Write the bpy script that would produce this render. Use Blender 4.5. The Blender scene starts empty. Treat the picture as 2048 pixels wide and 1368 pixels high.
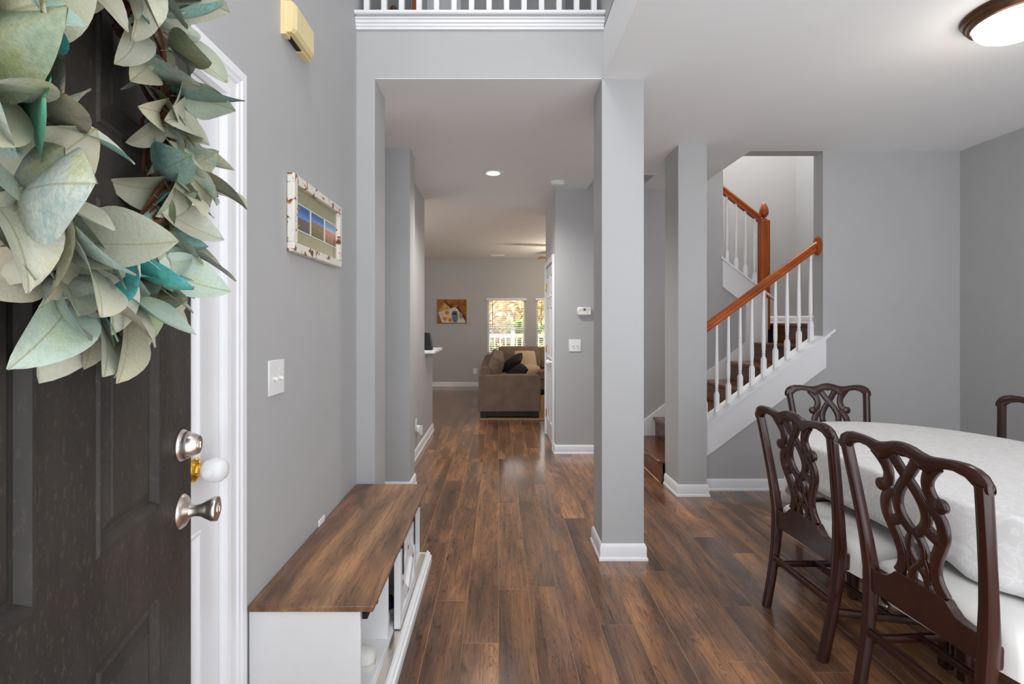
import bpy, math, random
from mathutils import Vector, Matrix, noise

# ------------------------------------------------------------------ camera, world, sun, exposure
scene = bpy.context.scene
COL = scene.collection
W_PX, H_PX = 2048, 1368
F_PX, VP_X, VP_Y, CAM_H = 985.0, 997.0, 648.0, 1.36
cam_d = bpy.data.cameras.new('camera')
cam_d.sensor_width = 36.0
cam_d.lens = F_PX / W_PX * 36.0
cam_d.shift_x = (W_PX / 2 - VP_X) / W_PX
cam_d.shift_y = -(H_PX / 2 - VP_Y) / W_PX
cam_d.clip_start = 0.02
cam = bpy.data.objects.new('camera', cam_d)
COL.objects.link(cam)
cam.location = (0, 0, CAM_H)
cam.rotation_euler = (math.radians(90), 0, 0)
scene.camera = cam

world = bpy.data.worlds.new('sky')
scene.world = world
world.use_nodes = True
wb = world.node_tree.nodes['Background']
wb.inputs[0].default_value = (0.93, 0.965, 1.02, 1)
wb.inputs[1].default_value = 1.9

sun_d = bpy.data.lights.new('sun', 'SUN')
sun_d.energy = 9.0
sun_d.angle = math.radians(1.0)
sun_d.color = (1.0, 0.93, 0.8)
sun = bpy.data.objects.new('sun', sun_d)
COL.objects.link(sun)
sun.rotation_euler = Vector((-0.62, 0.0, -0.78)).to_track_quat('-Z', 'Y').to_euler()

vs = scene.view_settings
vs.view_transform = 'Standard'
vs.look = 'None'
vs.gamma = 1.0
vs.use_curve_mapping = False
vs.exposure = 0.30

R = random.Random(7)

# ------------------------------------------------------------------ materials
MATS = {}


def nodes_of(name):
    m = bpy.data.materials.new(name)
    m.use_nodes = True
    nt = m.node_tree
    return m, nt, nt.nodes['Principled BSDF']


def lin(c):
    return tuple((v / 12.92 if v <= 0.04045 else ((v + 0.055) / 1.055) ** 2.4) for v in c)


def rgb(r, g, b):
    return lin((r / 255, g / 255, b / 255)) + (1,)


def noise_node(nt, scale, detail=4, rough=0.55, coord='Object', stretch=None, rnd=False, dist=0.0):
    tc = nt.nodes.new('ShaderNodeTexCoord')
    src = tc.outputs[coord]
    if rnd:
        oi = nt.nodes.new('ShaderNodeObjectInfo')
        ml = nt.nodes.new('ShaderNodeMath')
        ml.operation = 'MULTIPLY'
        ml.inputs[1].default_value = 57.0
        nt.links.new(oi.outputs['Random'], ml.inputs[0])
        ad = nt.nodes.new('ShaderNodeVectorMath')
        ad.operation = 'ADD'
        nt.links.new(src, ad.inputs[0])
        nt.links.new(ml.outputs[0], ad.inputs[1])
        src = ad.outputs[0]
    if stretch:
        mp = nt.nodes.new('ShaderNodeMapping')
        mp.inputs['Scale'].default_value = stretch
        nt.links.new(src, mp.inputs[0])
        src = mp.outputs[0]
    n = nt.nodes.new('ShaderNodeTexNoise')
    n.inputs['Scale'].default_value = scale
    n.inputs['Detail'].default_value = detail
    n.inputs['Roughness'].default_value = rough
    n.inputs['Distortion'].default_value = dist
    nt.links.new(src, n.inputs['Vector'])
    return n


def ramp_node(nt, stops, fac, interp='LINEAR'):
    r = nt.nodes.new('ShaderNodeValToRGB')
    r.color_ramp.interpolation = interp
    e = r.color_ramp.elements
    while len(e) < len(stops):
        e.new(0.5)
    for el, (p, c) in zip(e, stops):
        el.position = p
        el.color = c
    nt.links.new(fac, r.inputs[0])
    return r


def mix_node(nt, a, b, fac, mode='MIX'):
    m = nt.nodes.new('ShaderNodeMix')
    m.data_type = 'RGBA'
    m.blend_type = mode
    for s, v in ((m.inputs[6], a), (m.inputs[7], b), (m.inputs[0], fac)):
        if hasattr(v, 'links') or isinstance(v, bpy.types.NodeSocket):
            nt.links.new(v, s)
        else:
            s.default_value = v
    return m.outputs[2]


def bump(nt, bs, height, strength, dist=0.002):
    b = nt.nodes.new('ShaderNodeBump')
    b.inputs['Strength'].default_value = strength
    b.inputs['Distance'].default_value = dist
    nt.links.new(height, b.inputs['Height'])
    nt.links.new(b.outputs[0], bs.inputs['Normal'])


def simple(name, col, rough=0.5, metal=0.0, var=0.06, scale=12, bmp=0.0, spec=0.5, coat=0.0):
    """plain surface with faint mottling"""
    m, nt, bs = nodes_of(name)
    n = noise_node(nt, scale)
    dark = tuple(v * (1 - var) for v in col[:3]) + (1,)
    lite = tuple(min(1, v * (1 + var)) for v in col[:3]) + (1,)
    r = ramp_node(nt, [(0.3, dark), (0.7, lite)], n.outputs[0])
    nt.links.new(r.outputs[0], bs.inputs['Base Color'])
    bs.inputs['Roughness'].default_value = rough
    bs.inputs['Metallic'].default_value = metal
    bs.inputs['Specular IOR Level'].default_value = spec
    bs.inputs['Coat Weight'].default_value = coat
    if bmp:
        n2 = noise_node(nt, scale * 14, 3)
        bump(nt, bs, n2.outputs[0], bmp)
    MATS[name] = m
    return m


def emit(name, col, strength):
    m, nt, bs = nodes_of(name)
    bs.inputs['Base Color'].default_value = col
    bs.inputs['Emission Color'].default_value = col
    bs.inputs['Emission Strength'].default_value = strength
    MATS[name] = m
    return m


simple('wall_paint', rgb(180, 180, 180), 0.55, var=0.015, scale=3, bmp=0.03)
simple('ceiling_paint', rgb(240, 240, 240), 0.8, var=0.01, scale=3, bmp=0.02)
simple('trim_white', rgb(236, 236, 238), 0.35, var=0.01)
simple('door_white', rgb(228, 228, 230), 0.35, var=0.015)
simple('plastic_white', rgb(238, 238, 236), 0.3, var=0.01)
simple('plastic_off', rgb(222, 220, 212), 0.4, var=0.02)
simple('beige_plastic', rgb(232, 212, 160), 0.45, var=0.03)
simple('dark_slot', rgb(20, 20, 22), 0.6)
simple('black_metal', rgb(28, 26, 28), 0.4, var=0.1)
simple('nickel', rgb(224, 214, 206), 0.3, metal=1.0, var=0.04)
simple('brass', rgb(226, 176, 70), 0.2, metal=1.0, var=0.05)
simple('bronze', rgb(94, 66, 48), 0.3, metal=0.7, var=0.2)
simple('cover_plastic', rgb(240, 240, 240), 0.25, var=0.01)
simple('cabinet_white', rgb(232, 232, 232), 0.4, var=0.012)
simple('navy', rgb(30, 36, 70), 0.7, var=0.2, scale=60)
simple('shoe_white', rgb(222, 220, 214), 0.6, var=0.06, scale=40)
simple('sole', rgb(200, 196, 186), 0.7)
simple('sofa_fabric', rgb(122, 104, 92), 0.95, var=0.14, scale=7, bmp=0.3, spec=0.15)
simple('pillow_dark', rgb(52, 48, 50), 0.95, var=0.2, scale=60, spec=0.1)
simple('pillow_beige', rgb(186, 164, 138), 0.95, var=0.1, scale=60, spec=0.1)
simple('rug', rgb(150, 118, 88), 1.0, var=0.2, scale=50, bmp=0.6, spec=0.05)
simple('black_base', rgb(16, 14, 14), 0.5)
simple('fan_wood', rgb(120, 84, 60), 0.5, var=0.2)
simple('seat_cover', rgb(222, 220, 216), 0.85, var=0.03, scale=9, bmp=0.12, spec=0.2)
simple('caster_steel', rgb(190, 186, 178), 0.25, metal=1.0)
simple('fence_paint', rgb(235, 228, 216), 0.7, var=0.08)
simple('lawn', rgb(150, 140, 84), 1.0, var=0.4, scale=4)
simple('patio', rgb(214, 188, 160), 0.9, var=0.15, scale=3)
simple('bark', rgb(92, 72, 56), 0.9, var=0.3)
simple('subfloor', rgb(176, 142, 104), 0.6, var=0.1)
simple('speaker_black', rgb(18, 18, 20), 0.5, var=0.1)
simple('canvas_back', rgb(196, 182, 150), 0.9)
simple('photo_border', rgb(236, 232, 220), 0.5)
simple('olive_backing', rgb(156, 152, 122), 0.35, var=0.04, scale=4)
simple('lcd', rgb(86, 70, 54), 0.3)
emit('lamp_white', (1.0, 0.96, 0.89, 1), 5.0)
emit('lamp_warm', (1.0, 0.86, 0.62, 1), 6.0)


def wood(name, stops, rough=0.35, axis=1, scale=3.0, rnd=True, coat=0.0, streak=None, knots=True, bmp=0.08, spec=0.5, ratio=0.09, smoke=False):
    """streaky plank wood; long axis = 0 x, 1 y, 2 z of the object's own coordinates"""
    m, nt, bs = nodes_of(name)
    st = [1.0, 1.0, 1.0]
    st[axis] = ratio
    n1 = noise_node(nt, scale, 6, 0.6, stretch=tuple(st), rnd=rnd, dist=0.6)
    r1 = ramp_node(nt, stops, n1.outputs[0])
    st2 = [1.0, 1.0, 1.0]
    st2[axis] = 0.03
    n2 = noise_node(nt, scale * 18, 4, 0.7, stretch=tuple(st2), rnd=rnd)
    r2 = ramp_node(nt, [(0.3, (0.62, 0.6, 0.58, 1)), (0.62, (1.08, 1.06, 1.04, 1))], n2.outputs[0])
    col = mix_node(nt, r1.outputs[0], r2.outputs[0], 0.75, 'MULTIPLY')
    if smoke:
        st5 = [1.0, 1.0, 1.0]
        st5[axis] = 0.28
        n5 = noise_node(nt, scale * 1.1, 4, 0.6, stretch=tuple(st5), rnd=rnd, dist=1.0)
        r5 = ramp_node(nt, [(0.32, (0.5, 0.49, 0.52, 1)), (0.5, (0.95, 0.93, 0.92, 1)), (0.66, (1.35, 1.22, 1.05, 1))], n5.outputs[0])
        col = mix_node(nt, col, r5.outputs[0], 0.9, 'MULTIPLY')
    if knots:
        st3 = [1.0, 1.0, 1.0]
        st3[axis] = 0.22
        n3 = noise_node(nt, scale * 2.2, 3, 0.6, stretch=tuple(st3), rnd=rnd, dist=1.6)
        r3 = ramp_node(nt, [(0.0, (0, 0, 0, 1)), (0.66, (0, 0, 0, 1)), (0.75, (0.8, 0.8, 0.8, 1))], n3.outputs[0])
        col = mix_node(nt, col, streak or (0.02, 0.012, 0.009, 1), r3.outputs[0])
        # thin cracks
        st4 = [1.0, 1.0, 1.0]
        st4[axis] = 0.06
        n4 = noise_node(nt, scale * 4.0, 4, 0.6, stretch=tuple(st4), rnd=rnd, dist=2.4)
        r4 = ramp_node(nt, [(0.48, (0, 0, 0, 1)), (0.5, (0.75, 0.75, 0.75, 1)), (0.52, (0, 0, 0, 1))], n4.outputs[0])
        col = mix_node(nt, col, streak or (0.02, 0.012, 0.009, 1), r4.outputs[0])
    if rnd:
        oi = nt.nodes.new('ShaderNodeObjectInfo')
        rr = ramp_node(nt, [(0.0, (0.82, 0.8, 0.8, 1)), (0.5, (1.02, 1.0, 0.98, 1)), (1.0, (1.25, 1.18, 1.1, 1))], oi.outputs['Random'])
        col = mix_node(nt, col, rr.outputs[0], 1.0, 'MULTIPLY')
    nt.links.new(col, bs.inputs['Base Color'])
    bs.inputs['Roughness'].default_value = rough
    bs.inputs['Coat Weight'].default_value = coat
    bs.inputs['Coat Roughness'].default_value = 0.12
    bs.inputs['Specular IOR Level'].default_value = spec
    bump(nt, bs, n2.outputs[0], bmp, 0.001)
    MATS[name] = m
    return m


wood('floor_wood', [(0.24, rgb(70, 54, 47)), (0.42, rgb(114, 85, 67)), (0.56, rgb(148, 109, 82)), (0.76, rgb(188, 138, 94))],
     rough=0.19, scale=5.5, streak=rgb(42, 30, 25), smoke=True, coat=0.35)
wood('cabinet_top_wood', [(0.27, rgb(92, 68, 54)), (0.44, rgb(134, 100, 76)), (0.57, rgb(164, 126, 94)), (0.75, rgb(188, 150, 112))],
     rough=0.42, scale=6, rnd=False, streak=rgb(64, 46, 36), smoke=True)
wood('stair_wood', [(0.25, rgb(58, 34, 24)), (0.5, rgb(100, 60, 38)), (0.75, rgb(140, 86, 54))], rough=0.25, scale=5, knots=False)
wood('orange_oak', [(0.3, rgb(140, 62, 16)), (0.5, rgb(170, 80, 22)), (0.72, rgb(192, 98, 32))], rough=0.28, axis=2, scale=9, rnd=False, knots=False, ratio=0.15)
wood('orange_rail', [(0.3, rgb(140, 62, 16)), (0.5, rgb(170, 80, 22)), (0.72, rgb(192, 98, 32))], rough=0.28, axis=0, scale=9, rnd=False, knots=False, ratio=0.15)


def mahogany():
    m, nt, bs = nodes_of('mahogany')
    n1 = noise_node(nt, 9, 5, 0.6, stretch=(1, 1, 0.2))
    r1 = ramp_node(nt, [(0.3, rgb(36, 13, 9)), (0.55, rgb(53, 21, 14)), (0.8, rgb(74, 32, 19))], n1.outputs[0])
    # worn edges: pale scratches
    geo = nt.nodes.new('ShaderNodeNewGeometry')
    n2 = noise_node(nt, 45, 4, 0.7)
    rp = ramp_node(nt, [(0.57, (0, 0, 0, 1)), (0.66, (1, 1, 1, 1))], geo.outputs['Pointiness'])
    rn = ramp_node(nt, [(0.62, (0, 0, 0, 1)), (0.70, (0.8, 0.8, 0.8, 1))], n2.outputs[0])
    fac = mix_node(nt, rp.outputs[0], rn.outputs[0], 1.0, 'MULTIPLY')
    col = mix_node(nt, r1.outputs[0], rgb(150, 100, 72), fac)
    nt.links.new(col, bs.inputs['Base Color'])
    bs.inputs['Roughness'].default_value = 0.24
    bs.inputs['Coat Weight'].default_value = 0.25
    bs.inputs['Coat Roughness'].default_value = 0.15
    MATS['mahogany'] = m


mahogany()


def black_door():
    m, nt, bs = nodes_of('worn_black_paint')
    n1 = noise_node(nt, 5, 5, 0.6, stretch=(1, 1, 0.35))
    r1 = ramp_node(nt, [(0.3, rgb(44, 41, 40)), (0.55, rgb(62, 58, 55)), (0.8, rgb(80, 73, 66))], n1.outputs[0])
    n2 = noise_node(nt, 120, 5, 0.75, stretch=(1, 1, 0.4))
    rn = ramp_node(nt, [(0.55, (0, 0, 0, 1)), (0.78, (0.32, 0.32, 0.32, 1))], n2.outputs[0])
    col = mix_node(nt, r1.outputs[0], rgb(122, 112, 82), rn.outputs[0])
    # rubbed arrises
    geo = nt.nodes.new('ShaderNodeNewGeometry')
    rp = ramp_node(nt, [(0.53, (0, 0, 0, 1)), (0.6, (1, 1, 1, 1))], geo.outputs['Pointiness'])
    fac = mix_node(nt, rp.outputs[0], rn.outputs[0], 1.0, 'MULTIPLY')
    col = mix_node(nt, col, rgb(150, 136, 100), fac)
    nt.links.new(col, bs.inputs['Base Color'])
    bs.inputs['Roughness'].default_value = 0.55
    bs.inputs['Specular IOR Level'].default_value = 0.3
    n3 = noise_node(nt, 220, 2)
    bump(nt, bs, n3.outputs[0], 0.15, 0.001)
    MATS['worn_black_paint'] = m


black_door()


def distressed():
    m, nt, bs = nodes_of('distressed_white')
    n1 = noise_node(nt, 26, 4, 0.6, dist=0.4)
    r = ramp_node(nt, [(0.0, rgb(232, 228, 220)), (0.585, rgb(228, 222, 212)), (0.6, rgb(176, 116, 70)), (0.66, rgb(96, 66, 48))], n1.outputs[0])
    nt.links.new(r.outputs[0], bs.inputs['Base Color'])
    bs.inputs['Roughness'].default_value = 0.6
    bump(nt, bs, n1.outputs[0], 0.4, 0.001)
    MATS['distressed_white'] = m


distressed()


def leaf_mat():
    m, nt, bs = nodes_of('leaf')
    oi = nt.nodes.new('ShaderNodeObjectInfo')
    stops = [(0.0, rgb(182, 190, 180)), (0.14, rgb(204, 208, 200)), (0.24, rgb(138, 148, 124)), (0.34, rgb(196, 192, 164)),
             (0.46, rgb(188, 200, 192)), (0.55, rgb(108, 118, 100)), (0.64, rgb(166, 154, 140)), (0.74, rgb(160, 206, 200)),
             (0.82, rgb(86, 92, 86)), (0.88, rgb(196, 204, 190)), (0.93, rgb(84, 190, 204)), (1.0, rgb(130, 184, 110))]
    r = ramp_node(nt, stops, oi.outputs['Random'])
    n = noise_node(nt, 2.6, 5, 0.65, rnd=True)
    rn = ramp_node(nt, [(0.28, rgb(176, 226, 232)), (0.42, rgb(232, 240, 240)), (0.52, rgb(255, 255, 255)), (0.66, rgb(250, 246, 206)), (0.8, rgb(208, 196, 190))], n.outputs[0])
    col = mix_node(nt, r.outputs[0], rn.outputs[0], 0.9, 'MULTIPLY')
    n2 = noise_node(nt, 22, 4, 0.75, rnd=True)
    rs = ramp_node(nt, [(0.3, (0.55, 0.58, 0.5, 1)), (0.6, (1.05, 1.05, 1.05, 1))], n2.outputs[0])
    col = mix_node(nt, col, rs.outputs[0], 0.6, 'MULTIPLY')
    geo = nt.nodes.new('ShaderNodeNewGeometry')
    col = mix_node(nt, col, mix_node(nt, col, rgb(214, 208, 184), 0.5), geo.outputs['Backfacing'])
    # pale midrib
    tc = nt.nodes.new('ShaderNodeTexCoord')
    sx = nt.nodes.new('ShaderNodeSeparateXYZ')
    nt.links.new(tc.outputs['Object'], sx.inputs[0])
    ab = nt.nodes.new('ShaderNodeMath')
    ab.operation = 'ABSOLUTE'
    nt.links.new(sx.outputs[1], ab.inputs[0])
    rr = ramp_node(nt, [(0.004, (0.6, 0.6, 0.6, 1)), (0.012, (0, 0, 0, 1))], ab.outputs[0])
    col = mix_node(nt, col, rgb(150, 140, 96), rr.outputs[0])
    nt.links.new(col, bs.inputs['Base Color'])
    bs.inputs['Roughness'].default_value = 0.6
    bs.inputs['Specular IOR Level'].default_value = 0.3
    bump(nt, bs, n2.outputs[0], 0.25, 0.02)
    MATS['leaf'] = m


leaf_mat()
simple('vine', rgb(104, 66, 42), 0.85, var=0.35, scale=70)


def cloth_mat():
    m, nt, bs = nodes_of('damask_cloth')
    n = noise_node(nt, 9, 3, 0.5, dist=3.0)
    r = ramp_node(nt, [(0.44, rgb(226, 224, 222)), (0.5, rgb(240, 239, 238)), (0.56, rgb(228, 226, 224))], n.outputs[0])
    nt.links.new(r.outputs[0], bs.inputs['Base Color'])
    rr = ramp_node(nt, [(0.44, (0.75, 0.75, 0.75, 1)), (0.5, (0.45, 0.45, 0.45, 1)), (0.56, (0.75, 0.75, 0.75, 1))], n.outputs[0])
    nt.links.new(rr.outputs[0], bs.inputs['Roughness'])
    bump(nt, bs, n.outputs[0], 0.12, 0.002)
    MATS['damask_cloth'] = m


cloth_mat()


def glass_mat():
    m = bpy.data.materials.new('window_glass')
    m.use_nodes = True
    nt = m.node_tree
    nt.nodes.clear()
    out = nt.nodes.new('ShaderNodeOutputMaterial')
    tr = nt.nodes.new('ShaderNodeBsdfTransparent')
    gl = nt.nodes.new('ShaderNodeBsdfGlossy')
    gl.inputs['Roughness'].default_value = 0.02
    mx = nt.nodes.new('ShaderNodeMixShader')
    mx.inputs[0].default_value = 0.07
    nt.links.new(tr.outputs[0], mx.inputs[1])
    nt.links.new(gl.outputs[0], mx.inputs[2])
    nt.links.new(mx.outputs[0], out.inputs[0])
    MATS['window_glass'] = m


glass_mat()


def photo_mat(name, sky, mid, low, horizon):
    """small printed landscape: sky over a mottled middle ground"""
    m, nt, bs = nodes_of(name)
    tc = nt.nodes.new('ShaderNodeTexCoord')
    sx = nt.nodes.new('ShaderNodeSeparateXYZ')
    nt.links.new(tc.outputs['Generated'], sx.inputs[0])
    n = noise_node(nt, 5, 5, 0.65, coord='Generated')
    ml = nt.nodes.new('ShaderNodeMath')
    ml.operation = 'MULTIPLY_ADD'
    ml.inputs[1].default_value = 0.35
    nt.links.new(n.outputs[0], ml.inputs[0])
    nt.links.new(sx.outputs[2], ml.inputs[2])
    h = horizon + 0.17
    r = ramp_node(nt, [(0.15, low), (h - 0.2, mid), (h - 0.03, mid), (h + 0.03, tuple(min(1, v * 1.5 + 0.12) for v in sky[:3]) + (1,)), (1.0, sky)], ml.outputs[0])
    n2 = noise_node(nt, 14, 4, 0.7, coord='Generated')
    rs = ramp_node(nt, [(0.35, (0.55, 0.55, 0.55, 1)), (0.65, (1.25, 1.25, 1.25, 1))], n2.outputs[0])
    col = mix_node(nt, r.outputs[0], rs.outputs[0], 0.7, 'MULTIPLY')
    nt.links.new(col, bs.inputs['Base Color'])
    bs.inputs['Roughness'].default_value = 0.3
    MATS[name] = m


photo_mat('photo_harbour', rgb(44, 100, 170), rgb(116, 96, 84), rgb(64, 88, 110), 0.5)
photo_mat('photo_hillside', rgb(60, 110, 168), rgb(150, 124, 92), rgb(72, 90, 44), 0.62)
photo_mat('photo_sunset', rgb(126, 156, 190), rgb(206, 142, 104), rgb(96, 66, 58), 0.6)

simple('paint_ochre', rgb(150, 92, 24), 0.7, var=0.5, scale=9)
simple('paint_orange', rgb(204, 122, 34), 0.7, var=0.3, scale=24)
simple('paint_linen', rgb(214, 200, 184), 0.7, var=0.12, scale=14)
simple('paint_blue', rgb(92, 110, 148), 0.6, var=0.4, scale=20)
simple('paint_dark', rgb(74, 44, 30), 0.7, var=0.4, scale=14)
simple('paint_straw', rgb(192, 156, 88), 0.7, var=0.45, scale=30)
simple('paint_grey', rgb(150, 142, 120), 0.7, var=0.2, scale=24)


def foliage_mat(name, a, b, c):
    m, nt, bs = nodes_of(name)
    n = noise_node(nt, 3.5, 4, 0.7)
    r = ramp_node(nt, [(0.3, a), (0.5, b), (0.7, c)], n.outputs[0])
    nt.links.new(r.outputs[0], bs.inputs['Base Color'])
    bs.inputs['Roughness'].default_value = 0.7
    MATS[name] = m


foliage_mat('foliage_green', rgb(86, 112, 44), rgb(140, 166, 66), rgb(190, 196, 100))
foliage_mat('foliage_autumn', rgb(140, 130, 62), rgb(206, 180, 96), rgb(226, 196, 140))


# ------------------------------------------------------------------ mesh helpers
class MB:
    def __init__(self):
        self.v, self.f, self.mi, self.sm = [], [], [], []

    def add(self, vs_, fs_, mi=0, smooth=False):
        b = len(self.v)
        self.v += [tuple(p) for p in vs_]
        for f in fs_:
            self.f.append(tuple(i + b for i in f))
            self.mi.append(mi)
            self.sm.append(smooth)
        return self

    def box(self, x0, x1, y0, y1, z0, z1, mi=0, c=0.0, m=None):
        x0, x1 = min(x0, x1), max(x0, x1)
        y0, y1 = min(y0, y1), max(y0, y1)
        z0, z1 = min(z0, z1), max(z0, z1)
        if c <= 0:
            vv = [(x0, y0, z0), (x1, y0, z0), (x1, y1, z0), (x0, y1, z0), (x0, y0, z1), (x1, y0, z1), (x1, y1, z1), (x0, y1, z1)]
            ff = [(0, 3, 2, 1), (4, 5, 6, 7), (0, 1, 5, 4), (1, 2, 6, 5), (2, 3, 7, 6), (3, 0, 4, 7)]
        else:
            vv, ff = [], []
            idx = {}
            for sx in (0, 1):
                for sy in (0, 1):
                    for sz in (0, 1):
                        X, Y, Z = (x0, x1)[sx], (y0, y1)[sy], (z0, z1)[sz]
                        dx, dy, dz = (c, -c)[sx], (c, -c)[sy], (c, -c)[sz]
                        for ax, p in enumerate(((X, Y + dy, Z + dz), (X + dx, Y, Z + dz), (X + dx, Y + dy, Z))):
                            idx[(sx, sy, sz, ax)] = len(vv)
                            vv.append(p)
            I = lambda a, b_, d, ax: idx[(a, b_, d, ax)]
            for s in (0, 1):
                q = [I(s, 0, 0, 0), I(s, 1, 0, 0), I(s, 1, 1, 0), I(s, 0, 1, 0)]
                ff.append(q if s else q[::-1])
                q = [I(0, s, 0, 1), I(0, s, 1, 1), I(1, s, 1, 1), I(1, s, 0, 1)]
                ff.append(q if s else q[::-1])
                q = [I(0, 0, s, 2), I(1, 0, s, 2), I(1, 1, s, 2), I(0, 1, s, 2)]
                ff.append(q if s else q[::-1])
            for a in (0, 1):
                for b_ in (0, 1):
                    q = [I(0, a, b_, 1), I(1, a, b_, 1), I(1, a, b_, 2), I(0, a, b_, 2)]
                    ff.append(q if (a ^ b_) == 0 else q[::-1])
                    q = [I(a, 0, b_, 0), I(a, 1, b_, 0), I(a, 1, b_, 2), I(a, 0, b_, 2)]
                    ff.append(q if (a ^ b_) == 1 else q[::-1])
                    q = [I(a, b_, 0, 0), I(a, b_, 1, 0), I(a, b_, 1, 1), I(a, b_, 0, 1)]
                    ff.append(q if (a ^ b_) == 0 else q[::-1])
            for a in (0, 1):
                for b_ in (0, 1):
                    for d in (0, 1):
                        q = [I(a, b_, d, 0), I(a, b_, d, 1), I(a, b_, d, 2)]
                        ff.append(q if (a + b_ + d) % 2 == 1 else q[::-1])
        if m is not None:
            vv = [m @ Vector(p) for p in vv]
        return self.add(vv, ff, mi)

    def prism(self, poly, a0, a1, axis='y', mi=0):
        """poly: 2-D outline; extruded along axis from a0 to a1.  y: (x,z)  x: (y,z)  z: (x,y)"""
        def p3(p, a):
            return {'y': (p[0], a, p[1]), 'x': (a, p[0], p[1]), 'z': (p[0], p[1], a)}[axis]
        n = len(poly)
        vv = [p3(p, a0) for p in poly] + [p3(p, a1) for p in poly]
        ff = [tuple(range(n)), tuple(range(2 * n - 1, n - 1, -1))]
        ff += [(i, i + n, (i + 1) % n + n, (i + 1) % n) for i in range(n)]
        return self.add(vv, ff, mi)

    def tube(self, pts, rad, up=(0, 0, 1), n=10, sq=1.0, mi=0, closed=False, cap=True):
        """sweep with half sizes (a along side, b along up); sq<1 squares the section off"""
        pts = [Vector(p) for p in pts]
        k = len(pts)
        if not isinstance(rad, list):
            rad = [rad] * k
        rad = [r if isinstance(r, tuple) else (r, r) for r in rad]
        up = Vector(up)
        vv, ff = [], []
        for i, p in enumerate(pts):
            if closed:
                t = pts[(i + 1) % k] - pts[i - 1]
            else:
                t = pts[min(i + 1, k - 1)] - pts[max(i - 1, 0)]
            t.normalize()
            s = t.cross(up)
            if s.length < 1e-4:
                s = t.cross(Vector((1, 0, 0)))
            s.normalize()
            u = s.cross(t)
            a, b = rad[i]
            for j in range(n):
                th = 2 * math.pi * (j + 0.5) / n
                c, d = math.cos(th), math.sin(th)
                c = math.copysign(abs(c) ** sq, c)
                d = math.copysign(abs(d) ** sq, d)
                vv.append(p + s * (a * c) + u * (b * d))
        m = k if closed else k - 1
        for i in range(m):
            for j in range(n):
                i2, j2 = (i + 1) % k, (j + 1) % n
                ff.append((i * n + j, i * n + j2, i2 * n + j2, i2 * n + j))
        if cap and not closed:
            ff.append(tuple(range(n - 1, -1, -1)))
            ff.append(tuple(range((k - 1) * n, k * n)))
        return self.add(vv, ff, mi, True)

    def lathe(self, prof, origin=(0, 0, 0), axis=(0, 0, 1), n=20, mi=0, cap=True):
        """prof: list of (radius, distance along the axis)"""
        ax = Vector(axis).normalized()
        q = Vector((0, 0, 1)).rotation_difference(ax)
        o = Vector(origin)
        vv, ff = [], []
        for r, h in prof:
            for j in range(n):
                th = 2 * math.pi * j / n
                vv.append(o + q @ Vector((r * math.cos(th), r * math.sin(th), h)))
        k = len(prof)
        for i in range(k - 1):
            for j in range(n):
                j2 = (j + 1) % n
                ff.append((i * n + j, i * n + j2, (i + 1) * n + j2, (i + 1) * n + j))
        if cap:
            ff.append(tuple(range(n - 1, -1, -1)))
            ff.append(tuple(range((k - 1) * n, k * n)))
        return self.add(vv, ff, mi, True)

    def sweep_profile(self, path, prof, closed=False, mi=0):
        """mitred moulding: path of (x,y), prof of (out, z); out is to the right of the travel direction"""
        k = len(path)
        P = [Vector((p[0], p[1])) for p in path]
        rows = []
        for i in range(k):
            d0 = (P[i] - P[i - 1]).normalized() if (closed or i > 0) else None
            d1 = (P[(i + 1) % k] - P[i]).normalized() if (closed or i < k - 1) else None
            d0 = d0 or d1
            d1 = d1 or d0
            n0, n1 = Vector((d0.y, -d0.x)), Vector((d1.y, -d1.x))
            b = (n0 + n1)
            b = b / max(0.2, (1 + n0.dot(n1)))
            rows.append([(P[i].x + b.x * o, P[i].y + b.y * o, z) for o, z in prof])
        m = len(prof)
        vv = [p for r in rows for p in r]
        ff = []
        for i in range(k if closed else k - 1):
            i2 = (i + 1) % k
            for j in range(m - 1):
                ff.append((i * m + j, i2 * m + j, i2 * m + j + 1, i * m + j + 1))
        if not closed:
            ff.append(tuple(range(m)))
            ff.append(tuple(range((k - 1) * m + m - 1, (k - 1) * m - 1, -1)))
        return self.add(vv, ff, mi)

    def build(self, name, mat, parent=None, smooth_angle=40, recalc=True, bevel=0.0, loc=None):
        me = bpy.data.meshes.new(name)
        me.from_pydata(self.v, [], self.f)
        mats = mat if isinstance(mat, (list, tuple)) else [mat]
        for mm in mats:
            me.materials.append(MATS[mm])
        me.polygons.foreach_set('material_index', self.mi)
        if recalc:
            import bmesh
            bm = bmesh.new()
            bm.from_mesh(me)
            bmesh.ops.recalc_face_normals(bm, faces=bm.faces)
            bm.to_mesh(me)
            bm.free()
        me.polygons.foreach_set('use_smooth', [True] * len(me.polygons))
        me.set_sharp_from_angle(angle=math.radians(smooth_angle))
        me.update()
        o = bpy.data.objects.new(name, me)
        COL.objects.link(o)
        if parent is not None:
            o.parent = parent
        if loc is not None:
            o.location = loc
        if bevel:
            bv = o.modifiers.new('bevel', 'BEVEL')
            bv.width = bevel
            bv.segments = 2
            bv.limit_method = 'ANGLE'
        return o


def tag(o, label, cat, group=None, kind=None):
    o['label'] = label
    o['category'] = cat
    if group:
        o['group'] = group
    if kind:
        o['kind'] = kind
    return o


def empty(name, loc=(0, 0, 0), rotz=0.0):
    o = bpy.data.objects.new(name, None)
    o.empty_display_size = 0.1
    COL.objects.link(o)
    o.location = loc
    o.rotation_euler = (0, 0, rotz)
    return o


def copy_tree(src, parent=None):
    c = src.copy()
    COL.objects.link(c)
    c.parent = parent
    for ch in list(src.children):
        copy_tree(ch, c)
    return c


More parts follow.
